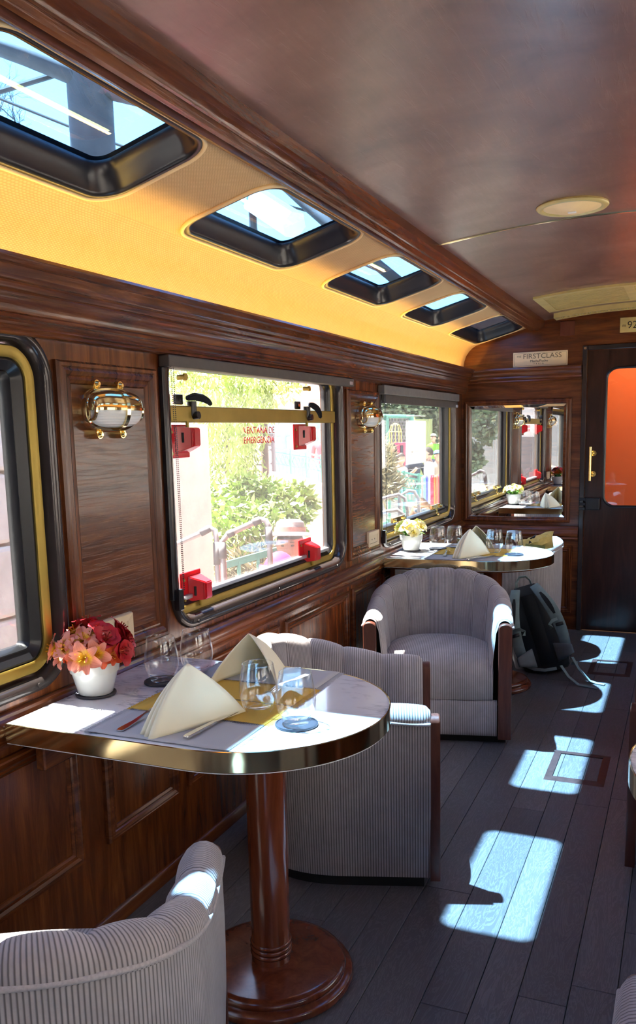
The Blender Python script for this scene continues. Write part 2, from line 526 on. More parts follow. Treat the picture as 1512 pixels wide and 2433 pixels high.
def window(name, a, b, fn, kind2):
    rr = rrect(a, b, WZ0, WZ1+(0.035 if kind2 else 0), WR, 10)
    R_, B_, G_ = (P_RING, P_BRASS, P_GASK) if kind2 else (P_RING2, P_BRASS2, P_GASK2)
    bm = NB(); ring(bm, rr, R_, fn)
    w = obj(name, bm, M_ringf, smooth=True, auto=50, kind='structure')
    bm = NB(); ring(bm, rr, B_, fn); obj('brass_frame', bm, M_brass_d, w, True, 50)
    bm = NB(); ring(bm, rr, G_, fn); obj('rubber_gasket', bm, M_rubber, w, True, 50)
    g = 0.086 if kind2 else 0.110
    h = -0.056 if kind2 else -0.058
    inner = [(p[0]-n[0]*g, p[1]-n[1]*g) for p, n in rr]
    bm = NB(); slab(bm, inner, [], fn, h-0.002, h+0.002); obj('pane', bm, M_pane2 if kind2 else M_pane, w)
    for k in range(3):
        y = a+0.14+k*(b-a-0.28)/2
        bm = NB(); c = fn(y, WZ0+0.018, 0.0145); d = fn(y, WZ0+0.018, 0.018)
        cyl(bm, c, d, 0.006, 10); obj('screw', bm, M_ringf, w)
    return w
w1 = window('window_1', *WINS[1], LEFT, False)
w2 = window('window_2', *WINS[2], LEFT, True)
w3 = window('window_3', *WINS[3], LEFT, False)
window('window_9', *WINS[0], LEFT, False)
for k in range(4): window('window_%d' % (10+k), *WINS[k], RIGHT, False)

# window 2: transom bar, silver sill, stops, lettering
bm = NB(); box(bm, -0.053, -0.014, 2.38, 3.79, 1.464, 1.518, 0.004, 2); obj('transom_bar', bm, M_brass_d, w2)
bm = NB(); box(bm, -0.054, -0.030, 2.45, 3.72, 0.872, 0.888, 0.003); obj('sill_strip', bm, M_alu, w2)
for y in (2.50, 3.52):
    bm = NB(); cyl(bm, (-0.053, y, 1.612), (-0.028, y, 1.612), 0.009, 10); cyl(bm, (-0.03, y, 1.612), (-0.022, y, 1.612), 0.012, 10)
    obj('hopper_stop', bm, M_brass_d, w2, True, 40)

def text_mesh(name, body, size, mtx, mat, parent, ext=0.0006, spacing=1.0, sx=1.0, align='LEFT', shear=0.0):
    cu = bpy.data.curves.new(name, 'FONT'); cu.body = body; cu.size = size; cu.extrude = ext
    cu.space_character = spacing; cu.align_x = align; cu.shear = shear; cu.resolution_u = 3
    tmp = bpy.data.objects.new('tmp', cu); COL.objects.link(tmp)
    bpy.context.view_layer.update()
    me = bpy.data.meshes.new_from_object(tmp.evaluated_get(bpy.context.evaluated_depsgraph_get()))
    bpy.data.objects.remove(tmp); me.name = name
    me.materials.clear(); me.materials.append(mat)
    me.transform(mtx @ Matrix.Diagonal((sx, 1, 1, 1)))
    return link(bpy.data.objects.new(name, me), parent)
def basis(o, ux, uy):
    ux, uy = Vector(ux), Vector(uy); uz = ux.cross(uy)
    m = Matrix((ux, uy, uz)).transposed().to_4x4(); m.translation = Vector(o); return m
LX = -0.0525
text_mesh('lettering', 'VENTANA DE', 0.037, basis((LX, 2.944, 1.424), (0, 1, 0), (0, 0, 1)), M_redtext, w2, sx=1.2)
text_mesh('lettering', 'EMERGENCIA', 0.037, basis((LX, 2.944, 1.386), (0, 1, 0), (0, 0, 1)), M_redtext, w2, sx=1.2)

# raised panels between and under the windows
P_MOLD = [(0, -0.001), (0, 0.010), (-0.006, 0.017), (-0.014, 0.017), (-0.018, 0.013), (-0.026, 0.019), (-0.036, 0.014), (-0.040, 0.009), (-0.048, 0.012), (-0.056, 0.007), (-0.060, 0.001), (-0.060, -0.001)]
P_MOLD2 = [(o*0.75, h) for o, h in P_MOLD]
for a, b in ((-0.25, 0.245), (1.818, 2.272), (3.880, 4.338)):
    bm = NB(); ring(bm, rrect(a, b, 0.797, 1.622), P_MOLD, LEFT); obj('panel_moulding', bm, M_woodV, wall_l)
    bm = NB(); box(bm, 0, 0.005, a+0.058, b-0.058, 0.855, 1.564, 0.002); obj('panel', bm, M_woodY, wall_l)
for a, b in ((-1.25, -0.57), (-0.5, 0.23), (0.30, 0.98), (1.05, 1.797), (1.91, 2.285), (2.35, 3.07), (3.135, 3.857), (3.911, 4.323), (4.376, 5.0), (5.06, 5.75), (5.81, 6.15)):
    bm = NB(); ring(bm, rrect(a, b, 0.254, 0.655), P_MOLD2, LEFT); obj('panel_moulding', bm, M_woodY, wall_l)
    bm = NB(); box(bm, 0, 0.006, a+0.044, b-0.044, 0.298, 0.611, 0.002); obj('panel', bm, M_woodV, wall_l)
for a, b in ((0.30, 1.8), (2.35, 3.85), (4.376, 5.9)):
    bm = NB(); ring(bm, rrect(a, b, 0.254, 0.655), P_MOLD2, RIGHT); obj('panel_moulding', bm, M_woodY, wall_r)

# long mouldings
CORN = [(0, 1.790), (0.088, 1.790), (0.090, 1.834), (0.100, 1.836), (0.104, 1.828), (0.098, 1.815), (0.088, 1.811), (0.084, 1.800), (0.088, 1.791), (0.083, 1.783), (0.074, 1.780),
        (0.076, 1.774), (0.070, 1.766), (0.064, 1.763), (0.066, 1.757), (0.060, 1.750), (0.054, 1.748), (0.047, 1.738), (0.042, 1.724), (0.042, 1.716), (0.047, 1.711), (0.044, 1.704), (0.036, 1.701),
        (0.038, 1.695), (0.032, 1.690), (0.034, 1.684), (0.028, 1.680), (0.030, 1.673), (0.024, 1.668), (0, 1.668)]
RAIL = [(0, 0.767), (0.010, 0.767), (0.016, 0.762), (0.017, 0.754), (0.022, 0.750), (0.030, 0.744), (0.034, 0.732), (0.031, 0.720), (0.024, 0.714), (0.020, 0.713), (0.021, 0.705), (0.026, 0.699), (0.022, 0.691), (0.012, 0.687), (0.012, 0.678), (0, 0.672)]
BEAD = [(0.462, 2.100), (0.466, 2.088), (0.476, 2.080), (0.488, 2.078), (0.498, 2.084), (0.503, 2.092), (0.508, 2.082), (0.517, 2.076), (0.528, 2.078), (0.535, 2.088), (0.540, 2.094), (0.545, 2.088), (0.552, 2.089), (0.556, 2.098), (0.566, 2.104), (0.574, 2.112), (0.574, 2.155), (0.462, 2.13)]
BASE = [(0, 0.040), (0.008, 0.040), (0.016, 0.034), (0.020, 0.022), (0.020, 0.0), (0, 0)]
def longmould(name, prof, fn, mat, y0=YB, y1=YE):
    bm = NB(); extrude_profile(bm, prof, y0, y1, lambda a, b, y: fn(y, b, a))
    return obj(name, bm, mat, smooth=True, auto=40, kind='structure')
t1 = longmould('trim_1', CORN, LEFT, M_woodY); t2 = longmould('trim_2', CORN, RIGHT, M_woodY)
longmould('trim_3', BEAD, LEFT, M_woodY); longmould('trim_4', BEAD, RIGHT, M_woodY)
longmould('trim_5', RAIL, LEFT, M_woodY); longmould('trim_6', RAIL, RIGHT, M_woodY)
longmould('baseboard_left', BASE, LEFT, M_woodY); longmould('baseboard_right', BASE, RIGHT, M_woodY)

# cove light behind the cornice lip
t = NT('cove_strip'); t.set(**{'Base Color': (0.9, 0.8, 0.5), 'Emission Color': (1.0, 0.66, 0.22), 'Emission Strength': 0.8}); M_cove = t.m
for fn, tr, sgn in ((LEFT, t1, 1), (RIGHT, t2, -1)):
    bm = NB(); extrude_profile(bm, [(0.060, 1.7905), (0.066, 1.7905), (0.066, 1.794), (0.060, 1.794)], YB+0.05, YE-0.02, lambda a, b, y: fn(y, b, a))
    obj('cove_light_strip', bm, M_cove, tr)
    ld = bpy.data.lights.new('cove_light', 'AREA'); ld.shape = 'RECTANGLE'; ld.size = 0.008; ld.size_y = YE-YB-0.1
    ld.energy = 0.62; ld.color = (1.0, 0.62, 0.12)
    lo = bpy.data.objects.new('cove_light', ld); lo.location = fn((YB+YE)/2, 1.802, 0.068)
    lo.rotation_euler = (PI, 0.40*sgn, 0); COL.objects.link(lo)

# ceiling: dark veneer crown, rattan side strips, skylights
CP = [(0.50, 2.120), (0.53, 2.136), (0.60, 2.146), (0.685, 2.157), (0.76, 2.166), (0.829, 2.173), (0.91, 2.180), (0.986, 2.184), (1.08, 2.1875), (XR/2, 2.189)]
CP = CP + [(XR-x, z) for x, z in CP[-2::-1]]
def ceil_z(x):
    for (x0, z0), (x1, z1) in zip(CP, CP[1:]):
        if x0 <= x <= x1: return z0+(z1-z0)*(x-x0)/(x1-x0)
    return 2.12
bm = NB()
ys = [YB+(YE-YB)*k/20 for k in range(21)]
grid(bm, [[Vector((x, y, z)) for x, z in CP] for y in ys])
ceiling = obj('ceiling', bm, M_ceil, smooth=True, kind='structure')
bm = NB()
pr = [(x, ceil_z(x)) for x in [0.56+(XR-1.12)*k/24 for k in range(25)]]
for k, (o, d) in enumerate(((-0.006, 0.0), (-0.004, 0.004), (0.004, 0.004), (0.006, 0.0))): pass
grid(bm, [[Vector((x, 3.469+o, z-d)) for o, d in ((-0.006, -0.001), (-0.004, 0.004), (0.004, 0.004), (0.006, -0.001))] for x, z in pr])
obj('brass_strip', bm, M_brass, ceiling, True, 40)

CURV = [(0.010, 1.785), (0.010, 1.855), (0.015, 1.895), (0.028, 1.933), (0.050, 1.965), (0.075, 1.988), (0.10, 2.003)]
A0, A1 = Vector((0.10, 0, 2.003)), Vector((0.50, 0, 2.113))
SL = (A1-A0).length; SD = (A1-A0)/SL; SN = Vector((-SD.z, 0, SD.x))
def SLOPE(side):
    def fn(u, v, h):
        p = A0+SD*v+SN*h
        return Vector((p.x if side > 0 else XR-p.x, u, p.z))
    return fn
SKY = [(1.165+1.06*k+0.005, 1.165+1.06*k+0.745) for k in range(-3, 3)]+[(4.338, 4.985), (5.312, 6.125)]
SK0, SK1, SKR = 0.022, 0.362, 0.085
P_SKF = [(0.004, -0.002), (-0.004, -0.006), (-0.014, -0.004), (-0.020, 0.004), (-0.028, 0.040), (-0.034, 0.044), (-0.038, 0.072), (-0.05, 0.076)]
n = 14
for side in (1, -1):
    fn = SLOPE(side)
    bm = NB()
    hs = [pts_of(rrect(a, b, SK0, SK1, SKR)) for a, b in SKY]
    slab(bm, rect2(YB, YE, -0.002, SL+0.02), hs, fn, 0.0, 0.03)
    s = 0.0; cols = []
    for i, (x, z) in enumerate(CURV):
        if i: s += math.hypot(x-CURV[i-1][0], z-CURV[i-1][1])
        cols.append((x if side > 0 else XR-x, z, s))
    grid(bm, [[Vector((x, y, z)) for x, z, _ in cols] for y in (YB, YE)])
    lay = bm.loops.layers.uv.verify()
    for f in bm.faces:
        for l in f.loops:
            x = l.vert.co.x if side > 0 else XR-l.vert.co.x
            l[lay].uv = (l.vert.co.y, (l.vert.co.z-1.785 if x < 0.1 else 0.218+(x-0.1)*1.037))
    obj('rattan_panel', bm, M_rattan, ceiling, True, 35)
    for a, b in SKY:
        rr = rrect(a, b, SK0, SK1, SKR, 10)
        bm = NB(); ring(bm, rr, P_SKF, fn)
        w = obj('window_%d' % n, bm, M_rubber, smooth=True, auto=50, kind='structure'); n += 1
        bm = NB(); tube(bm, [fn(p[0]+q[0]*0.006, p[1]+q[1]*0.006, -0.003) for p, q in rr], 0.0065, 8, closed=True)
        obj('piping', bm, M_ivory2, w, True)
        inner = [(p[0]-q[0]*0.037, p[1]-q[1]*0.037) for p, q in rr]
        bm = NB(); slab(bm, inner, [], fn, 0.066, 0.070); obj('pane', bm, M_skyglass, w)

# front end wall with its door
DX0, DX1, DZ1 = 0.862, 1.53, 1.925
bm = NB()
arch = [(0.0, -0.05), (DX0, -0.05), (DX0, DZ1), (DX1, DZ1), (DX1, -0.05), (XR, -0.05), (XR, 2.3), (0.0, 2.3)]
slab(bm, arch, [], FRONT, -0.06, 0.0)
wall_f = obj('wall_front', bm, M_woodX, kind='structure')
FC = [(0, 1.736), (0.020, 1.736), (0.026, 1.742), (0.024, 1.750), (0.034, 1.756), (0.040, 1.766), (0.036, 1.776), (0.044, 1.782), (0.052, 1.796), (0.052, 1.806), (0.062, 1.812), (0.066, 1.822), (0.062, 1.832), (0, 1.832)]
bm = NB(); extrude_profile(bm, FC, 0.0, 0.826, lambda a, b, x: FRONT(x, b, a)); obj('trim_7', bm, M_woodX, smooth=True, auto=40, kind='structure')
FR = [(0, 0.640), (0.018, 0.640), (0.026, 0.650), (0.024, 0.660), (0.034, 0.668), (0.036, 0.682), (0.028, 0.692), (0.028, 0.712), (0.018, 0.722), (0.016, 0.735), (0, 0.74)]
bm = NB(); extrude_profile(bm, FR, 0.0, 0.826, lambda a, b, x: FRONT(x, b, a)); obj('trim_8', bm, M_woodX, smooth=True, auto=40, kind='structure')
for a, b in ((0.06, 0.40), (0.46, 0.79)):
    bm = NB(); ring(bm, rrect(a, b, 0.12, 0.60), P_MOLD2, FRONT); obj('panel_moulding', bm, M_woodV, wall_f)
    bm = NB(); box(bm, a+0.044, b-0.044, YE-0.006, YE, 0.164, 0.556, 0.002); obj('panel', bm, M_woodV, wall_f)
# door
bm = NB()
slab(bm, rect2(DX0, DX1, 0.004, DZ1), [pts_of(rrect(0.985, 1.42, 0.877, 1.806, 0.075))], FRONT, -0.045, -0.008)
door = obj('door_1', bm, M_door, kind='structure')
bm = NB()
box(bm, DX0-0.034, DX0-0.002, YE-0.022, YE+0.02, 0.0, DZ1+0.034, 0.004)
box(bm, DX1+0.002, DX1+0.034, YE-0.022, YE+0.02, 0.0, DZ1+0.034, 0.004)
box(bm, DX0-0.002, DX1+0.002, YE-0.022, YE+0.02, DZ1+0.002, DZ1+0.034, 0.004)
obj('door_frame', bm, M_ringf, door)
bm = NB(); ring(bm, rrect(0.985, 1.42, 0.877, 1.806, 0.075), [(0.008, -0.009), (0.008, -0.002), (0.0, 0.002), (-0.008, -0.004), (-0.008, -0.02)], FRONT); obj('glass_bead', bm, M_black, door, True, 50)
bm = NB(); slab(bm, pts_of(rrect(0.982, 1.423, 0.874, 1.809, 0.075)), [], FRONT, -0.020, -0.016); obj('pane', bm, thin_glass('door_pane', (0.97, 0.97, 0.96), boost=1.2), door)
t = NT('rust_blind_cloth')
t.set(**{'Base Color': (0.52, 0.19, 0.09), 'Roughness': 0.8})
tl = t.node('ShaderNodeBsdfTranslucent'); tl.inputs[0].default_value = (0.66, 0.29, 0.15, 1)
mx = t.node('ShaderNodeMixShader'); mx.inputs[0].default_value = 0.6
t.link(t.b.outputs[0], mx.inputs[1]); t.link(tl.outputs[0], mx.inputs[2]); t.link(mx.outputs[0], t.out.inputs[0])
bm = NB(); box(bm, 0.93, 1.48, YE+0.050, YE+0.052, 0.8, 1.9); obj('door_blind', bm, t.m, door)
bm = NB()
cyl(bm, (0.897, YE-0.042, 1.055), (0.897, YE-0.042, 1.285), 0.0095, 14)
for z in (1.10, 1.24):
    cyl(bm, (0.897, YE-0.042, z), (0.915, YE+0.006, z), 0.007, 10)
    cyl(bm, (0.915, YE-0.002, z), (0.915, YE+0.008, z), 0.019, 16)
obj('door_handle', bm, M_gold, door, True, 40)
bm = NB(); box(bm, 0.872, 0.968, YE-0.034, YE+0.008, 0.853, 0.937, 0.008, 2)
box(bm, 0.828, 0.870, YE-0.034, YE-0.02, 0.853, 0.872, 0.003); box(bm, 0.828, 0.870, YE-0.034, YE-0.02, 0.886, 0.903, 0.003); box(bm, 0.828, 0.870, YE-0.034, YE-0.02, 0.918, 0.937, 0.003)
obj('door_lock', bm, M_black, door)
bm = NB(); cyl(bm, (0.845, YE-0.0225, 1.941), (0.845, YE-0.026, 1.941), 0.009, 14); obj('screw', bm, M_steel, door)
# vestibule behind the door, with an unseen lamp added to backlight the blind
bm = NB()
box(bm, 0.60, 1.80, YE+0.9, YE+0.95, -0.05, 2.25); box(bm, 0.55, 0.60, YE+0.06, YE+0.95, -0.05, 2.25); box(bm, 1.80, 1.85, YE+0.06, YE+0.95, -0.05, 2.25); box(bm, 0.55, 1.85, YE+0.06, YE+0.95, 2.20, 2.25)
obj('wall_vestibule', bm, simple('vestibule_paint', (0.6, 0.45, 0.3), 0.7), kind='structure')
ld = bpy.data.lights.new('added_blind_backlight', 'AREA'); ld.size = 0.4; ld.energy = 1.7; ld.color = (1.0, 0.85, 0.65)
lo = bpy.data.objects.new('added_blind_backlight', ld); lo.location = (1.2, YE+0.45, 2.18); COL.objects.link(lo)
# roof skin over the whole car (keeps the sky out of the gaps, open over the skylights)
# ------------------------------------------------------------------ tables
def table_outline(L, w, n=28):
    r = w/2; cx = L-r
    out = [(0.034, -r)]
    for k in range(n+1):
        a = -PI/2+PI*k/n
        out.append((cx+r*math.cos(a), r*math.sin(a)))
    out.append((0.034, r))
    return out
def make_table(name, label):
    t = empty(name, label=label, cat='table', group='half round marble tables')
    L, w = 0.872, 0.682
    o = table_outline(L-0.004, w-0.008)
    bm = NB(); slab(bm, o, [], lambda u, v, h: Vector((u, v, h)), 0.70, 0.75); obj('marble_top', bm, M_marble, t)
    o2 = table_outline(L, w, 40); bm = NB()
    pts = []
    for i, p in enumerate(o2):
        a = Vector(o2[max(i-1, 0)]); b = Vector(o2[min(i+1, len(o2)-1)]); tt = (b-a).normalized(); nn = Vector((tt.y, -tt.x))
        pts.append([Vector((p[0]+nn.x*d, p[1]+nn.y*d, z)) for d, z in ((-0.004, 0.7495), (-0.003, 0.7515), (0.0, 0.7505), (0.0, 0.705), (-0.002, 0.703), (-0.006, 0.703))])
    grid(bm, pts); obj('brass_edge', bm, M_brass, t, True, 40)
    bm = NB(); slab(bm, table_outline(L-0.05, w-0.1), [], lambda u, v, h: Vector((u, v, h)), 0.685, 0.702); obj('under_board', bm, M_woodX, t)
    cx, cy = 0.545, 0.015
    bm = NB(); lathe(bm, [(0.0515, 0.105), (0.0515, 0.69)], 36, (cx, cy, 0)); obj('column', bm, M_column, t, True, 40)
    for z in (0.072, 0.086, 0.100):
        bm = NB(); lathe(bm, [(0.050, z-0.006), (0.0535, z-0.005), (0.0555, z), (0.0535, z+0.005), (0.050, z+0.006)], 36, (cx, cy, 0)); obj('collar', bm, M_column, t, True, 60)
    bm = NB(); lathe(bm, [(0.052, 0.048), (0.052, 0.068), (0.046, 0.07), (0.046, 0.12)], 36, (cx, cy, 0)); obj('column_foot', bm, M_column, t, True, 40)
    bm = NB(); lathe(bm, [(0.205, 0.0), (0.215, 0.004), (0.217, 0.014), (0.212, 0.022), (0.198, 0.025), (0.194, 0.028), (0.198, 0.034), (0.196, 0.042), (0.186, 0.047), (0.175, 0.049), (0.0, 0.050)], 64, (cx, cy, 0))
    obj('base', bm, M_column, t, True, 50)
    bm = NB(); box(bm, 0.036, 0.066, -0.25, 0.25, 0.60, 0.684, 0.004); obj('wall_bracket', bm, M_woodY, t)
    return t
table1 = make_table('dining_table', 'half round marble table with brass edge under the red and orange flowers'); table1.location = (0.0, 1.857, 0)
table2 = dup(table1, (0.0, 4.668, 0), 0, 'half round marble table with brass edge by the mirror, under the pale yellow flowers')
table3 = dup(table1, (XR-0.045, 1.80, 0), PI, 'marble table end with brass edge cut off by the picture edge, across the aisle')

# ------------------------------------------------------------------ barrel chairs
def chair_path(nstr=22, narc=70):
    w, yf, d = 0.335, 0.285, 0.345
    p = []
    for k in range(nstr): p.append((w, yf-(yf-0.02)*k/nstr))
    for k in range(narc+1):
        a = PI*k/narc
        ca, sa = math.cos(a), math.sin(a)
        p.append((w*math.copysign(abs(ca)**0.86, ca), 0.02-d*abs(sa)**0.86))
    for k in range(1, nstr+1): p.append((-w, 0.02+(yf-0.02)*k/nstr))
    # resample evenly
    L = [0.0]
    for a, b in zip(p, p[1:]): L.append(L[-1]+math.dist(a, b))
    n = 132; out = []; j = 0
    for k in range(n+1):
        s = L[-1]*k/n
        while j < len(L)-2 and L[j+1] < s: j += 1
        f = (s-L[j])/max(1e-9, L[j+1]-L[j])
        out.append((p[j][0]+(p[j+1][0]-p[j][0])*f, p[j][1]+(p[j+1][1]-p[j][1])*f, s))
    return out, L[-1]
CPATH, CLEN = chair_path()
def sstep(x): x = max(0.0, min(1.0, x)); return x*x*(3-2*x)
def chair_h(s):
    a = 1-abs(2*s/CLEN-1)
    return 0.588+0.132*sstep(a*1.10-0.04)
NCH = 11
def make_chair(label):
    t = empty('barrel_chair', label=label, cat='chair', group='grey corduroy barrel chairs')
    nrm = []
    for i in range(len(CPATH)):
        a = CPATH[max(i-1, 0)]; b = CPATH[min(i+1, len(CPATH)-1)]
        tx, ty = b[0]-a[0], b[1]-a[1]; l = math.hypot(tx, ty)
        nrm.append((-ty/l, tx/l))
    if nrm[0][0] < 0: nrm = [(-a, -b) for a, b in nrm]
    # outer back
    P, U = [], []
    for (x, y, s), (nx, ny) in zip(CPATH, nrm):
        h = chair_h(s); row = []; uvr = []
        for k in range(9):
            f = k/8; z = 0.035+(h-0.045-0.035)*f
            o = -0.014*(1-f)**2+0.004*math.sin(PI*f)
            row.append(Vector((x+nx*o, y+ny*o, z))); uvr.append((s, z))
        P.append(row); U.append(uvr)
    bm = NB(); grid(bm, P, uv=U); obj('outer_back', bm, M_cord, t, True, recalc=False)
    # channelled inner back with the rolled rim
    P, U = [], []; R = 0.036
    for (x, y, s), (nx, ny) in zip(CPATH, nrm):
        h = chair_h(s)
        ph = (s/CLEN*NCH) % 1.0
        bul = math.sqrt(max(0.0, math.sin(PI*ph)))*0.019
        endf = min(1.0, min(s, CLEN-s)/0.02); endf = math.sqrt(max(0.0, 1-(1-endf)**2))
        prof = []
        zc = h-R-0.008
        for k in range(11):
            a = PI*k/10-0.25*(1-k/10)
            rr = (R+bul*(0.25+0.75*k/10)*0.8)*(0.78+0.22*endf)
            prof.append((-R+0.003+math.cos(a)*rr, zc+math.sin(a)*rr*1.05))
        zi = zc
        for k in range(1, 9):
            f = k/8; z = zi+(0.30-zi)*f
            prof.append((-2*R-bul*(0.8+0.2*math.sin(PI*f))-0.022*f*f+0.003-0.006*math.sin(PI*f), z))
        row = []; uvr = []; v = 0
        for k, (o, z) in enumerate(prof):
            row.append(Vector((x+nx*o, y+ny*o, z)))
            if k: v += math.dist(prof[k], prof[k-1])
            uvr.append((s, v))
        P.append(row); U.append(uvr)
    bm = NB(); grid(bm, P, uv=U); obj('channelled_back', bm, M_cord, t, True, recalc=False)
    bm = NB()
    tube(bm, [Vector((x+nx*0.004, y+ny*0.004, chair_h(s)-0.047)) for (x, y, s), (nx, ny) in zip(CPATH, nrm)], 0.0058, 8)
    obj('piping', bm, M_piping, t, True)
    # wood posts on the arm fronts
    for sg in (1, -1):
        bm = NB(); w = 0.0295; ht = chair_h(0)-0.024
        sec = [(-w, 0.03), (w, 0.03)]+[(w*math.cos(PI*k/12), ht-w*0.75+w*0.75*math.sin(PI*k/12)) for k in range(13)]
        cx = 0.304*sg
        pts = [[Vector((cx+a, y, b)) for a, b in sec] for y in (0.284, 0.310, 0.314)]
        pts[2] = [Vector((cx+a*0.93, 0.314, 0.03+(b-0.03)*0.993)) for a, b in sec]
        V = grid(bm, pts, close_j=True); cap(bm, V[0][::-1]); cap(bm, V[-1])
        obj('arm_post', bm, M_post, t, True, 30)
    # seat cushion
    def halfw(y):
        if y > 0.02: return 0.252
        q = max(0.0, 1-((0.02-y)/0.30)**2)
        return max(0.02, 0.252*q**0.5)
    prof = [(-0.265, 0.34), (-0.22, 0.372), (-0.15, 0.392), (-0.06, 0.403), (0.05, 0.408), (0.15, 0.406), (0.22, 0.400), (0.262, 0.390), (0.288, 0.372), (0.302, 0.345), (0.308, 0.31), (0.308, 0.26), (0.303, 0.215), (0.294, 0.205)]
    P, U = [], []; v = 0
    for k, (y, z) in enumerate(prof):
        if k: v += math.dist(prof[k], prof[k-1])
        hw = halfw(y); row = []; uvr = []
        for i in range(25):
            f = -1+2*i/24; e = 1-abs(f)**6
            cr = 0.016*(1-f*f) if z > 0.33 else 0.016*(1-f*f)*max(0, (z-0.2)/0.13)*0.5
            row.append(Vector((hw*f, y-(1-e)*0.012*(1 if z < 0.39 else 0), z+cr-(1-e)*0.02*(1 if z > 0.35 else 0)))); uvr.append((hw*f, v))
        P.append(row); U.append(uvr)
    bm = NB(); grid(bm, P, uv=U); obj('seat_cushion', bm, M_cord, t, True, recalc=False)
    P = [[Vector((0.27*f, y, z)) for f in [-1+2*i/12 for i in range(13)]] for y, z in ((0.285, 0.206), (0.298, 0.200), (0.301, 0.19), (0.301, 0.06), (0.298, 0.04), (0.285, 0.035))]
    U = [[(0.27*f, z) for f in [-1+2*i/12 for i in range(13)]] for z in (0.21, 0.20, 0.19, 0.06, 0.04, 0.035)]
    bm = NB(); grid(bm, P, uv=U); obj('front_panel', bm, M_cord, t, True, recalc=False)
    bm = NB(); slab(bm, [(x*0.93, y*0.93) for x, y, s in CPATH[::4]], [], lambda u, v, h: Vector((u, v, h)), 0.0, 0.045); obj('plinth', bm, M_plinth, t)
    return t
R_ = math.radians
ch1 = make_chair('grey barrel chair seen from behind, its rim crossing the bottom corner before the near table')
ch1.location = (0.455, 1.075, 0); ch1.rotation_euler = (0, 0, R_(25))
ch2 = dup(ch1, (0.449, 2.655, 0), R_(-71.5), 'grey barrel chair turned to the aisle, tucked behind the table with red flowers')
ch3 = dup(ch1, (0.430, 3.985, 0), R_(193), 'grey barrel chair facing the viewer with its whole ribbed seat showing')
ch4 = dup(ch1, (0.470, 5.60, 0), R_(96), 'grey barrel chair at the far table below the mirror, holding the yellow cloth bundle')
ch5 = dup(ch1, (1.690, 3.07, 0), R_(90), 'grey barrel chair across the aisle, only its brown post showing under the cut-off table')
ch6 = dup(ch1, (1.725, 4.05, 0), R_(170), 'grey barrel chair across the aisle near the door, only its arm tip showing')
ch7 = dup(ch1, (1.785, 1.03, 0), R_(0), 'grey barrel chair across the aisle, one arm corner showing at the lower picture edge')

# ------------------------------------------------------------------ wall lamps
M_frost = NT('frosted_lens'); M_frost.set(**{'Base Color': (0.80, 0.80, 0.76), 'Roughness': 0.25, 'Coat Weight': 0.6})
_c = M_frost.coords('Object'); _s = M_frost.node('ShaderNodeSeparateXYZ'); M_frost.link(_c, _s.inputs[0])
M_frost.bump(M_frost.math('SINE', M_frost.math('MULTIPLY', _s.outputs[2], 900.0)), 0.5, 0.001); M_frost = M_frost.m
def make_lamp(label):
    t = empty('wall_lamp', label=label, cat='lamp', group='brass bulkhead lamps on the pillars')
    def oval(a, b, n=40, p=0.7):
        return [(a*math.copysign(abs(math.cos(2*PI*k/n))**p, math.cos(2*PI*k/n)), b*math.copysign(abs(math.sin(2*PI*k/n))**p, math.sin(2*PI*k/n))) for k in range(n)]
    bm = NB()
    V = grid(bm, [[Vector((x, u, v)) for u, v in oval(a, b)] for x, a, b in ((0.0, 0.112, 0.060), (0.026, 0.114, 0.062), (0.034, 0.110, 0.058), (0.037, 0.100, 0.048))], close_j=True)
    cap(bm, V[-1]); obj('base_plate', bm, M_brass, t, True, 45)
    def surf(a, b, k):                   # a along the lamp (0..pi), b round it (-pi/2 .. pi/2)
        cu, su = math.cos(a), math.sin(a)
        return Vector((0.034+0.046*k*(abs(su)**0.62)*max(0.0, math.cos(b))**0.75, 0.104*k*math.copysign(abs(cu)**0.8, cu), 0.050*k*(abs(su)**0.45)*math.copysign(abs(math.sin(b))**0.9, math.sin(b))))
    def dome(b0, b1, k): return [[surf(PI*i/48, b0+(b1-b0)*j/14, k) for j in range(15)] for i in range(49)]
    bm = NB(); grid(bm, dome(-PI/2, 0.0, 1.0)); obj('lens', bm, M_frost, t, True, recalc=True)
    bm = NB(); grid(bm, dome(0.0, PI/2, 1.05)); obj('hood', bm, M_brass, t, True, recalc=True)
    for a in (PI/2,):
        bm = NB(); ribbon(bm, [surf(a, -PI/2+PI*k/24, 1.07) for k in range(25)], (0, 1, 0), 0.0075, 0.006); obj('band', bm, M_brass, t)
    bm = NB(); ribbon(bm, [surf(PI*k/40, 0.0, 1.06) for k in range(41)], (0, 0, 1), 0.0035, 0.006); obj('band', bm, M_brass, t)
    for sg in (1, -1):
        bm = NB(); ribbon(bm, [surf(PI/2+sg*(PI/2-0.28), -PI/2+PI*k/24, 1.05) for k in range(14)], (0, 1, 0), 0.004, 0.006); obj('band', bm, M_brass, t)
    for u in (-0.05, 0.055):
        for sg in (1, -1):
            bm = NB(); cyl(bm, (0.0, u, 0.066*sg), (0.022, u, 0.066*sg), 0.0135, 14); box(bm, 0.0, 0.02, u-0.0135, u+0.0135, min(0.045*sg, 0.066*sg), max(0.045*sg, 0.066*sg))
            cyl(bm, (0.022, u, 0.068*sg), (0.030, u, 0.068*sg), 0.009, 10, 0.005)
            obj('lug', bm, M_gold, t, True, 40)
    return t
lamp1 = make_lamp('brass oval bulkhead lamp on the pillar panel above the red and orange flowers'); lamp1.location = (0.005, 2.012, 1.497)
lamp2 = dup(lamp1, (0.005, 4.130, 1.493), 0, 'brass oval bulkhead lamp on the pillar panel before the window beside the mirror')
lamp3 = dup(lamp1, (0.005, 0.0, 1.495), 0, 'brass oval bulkhead lamp on the pillar panel out of the picture, behind the viewer')

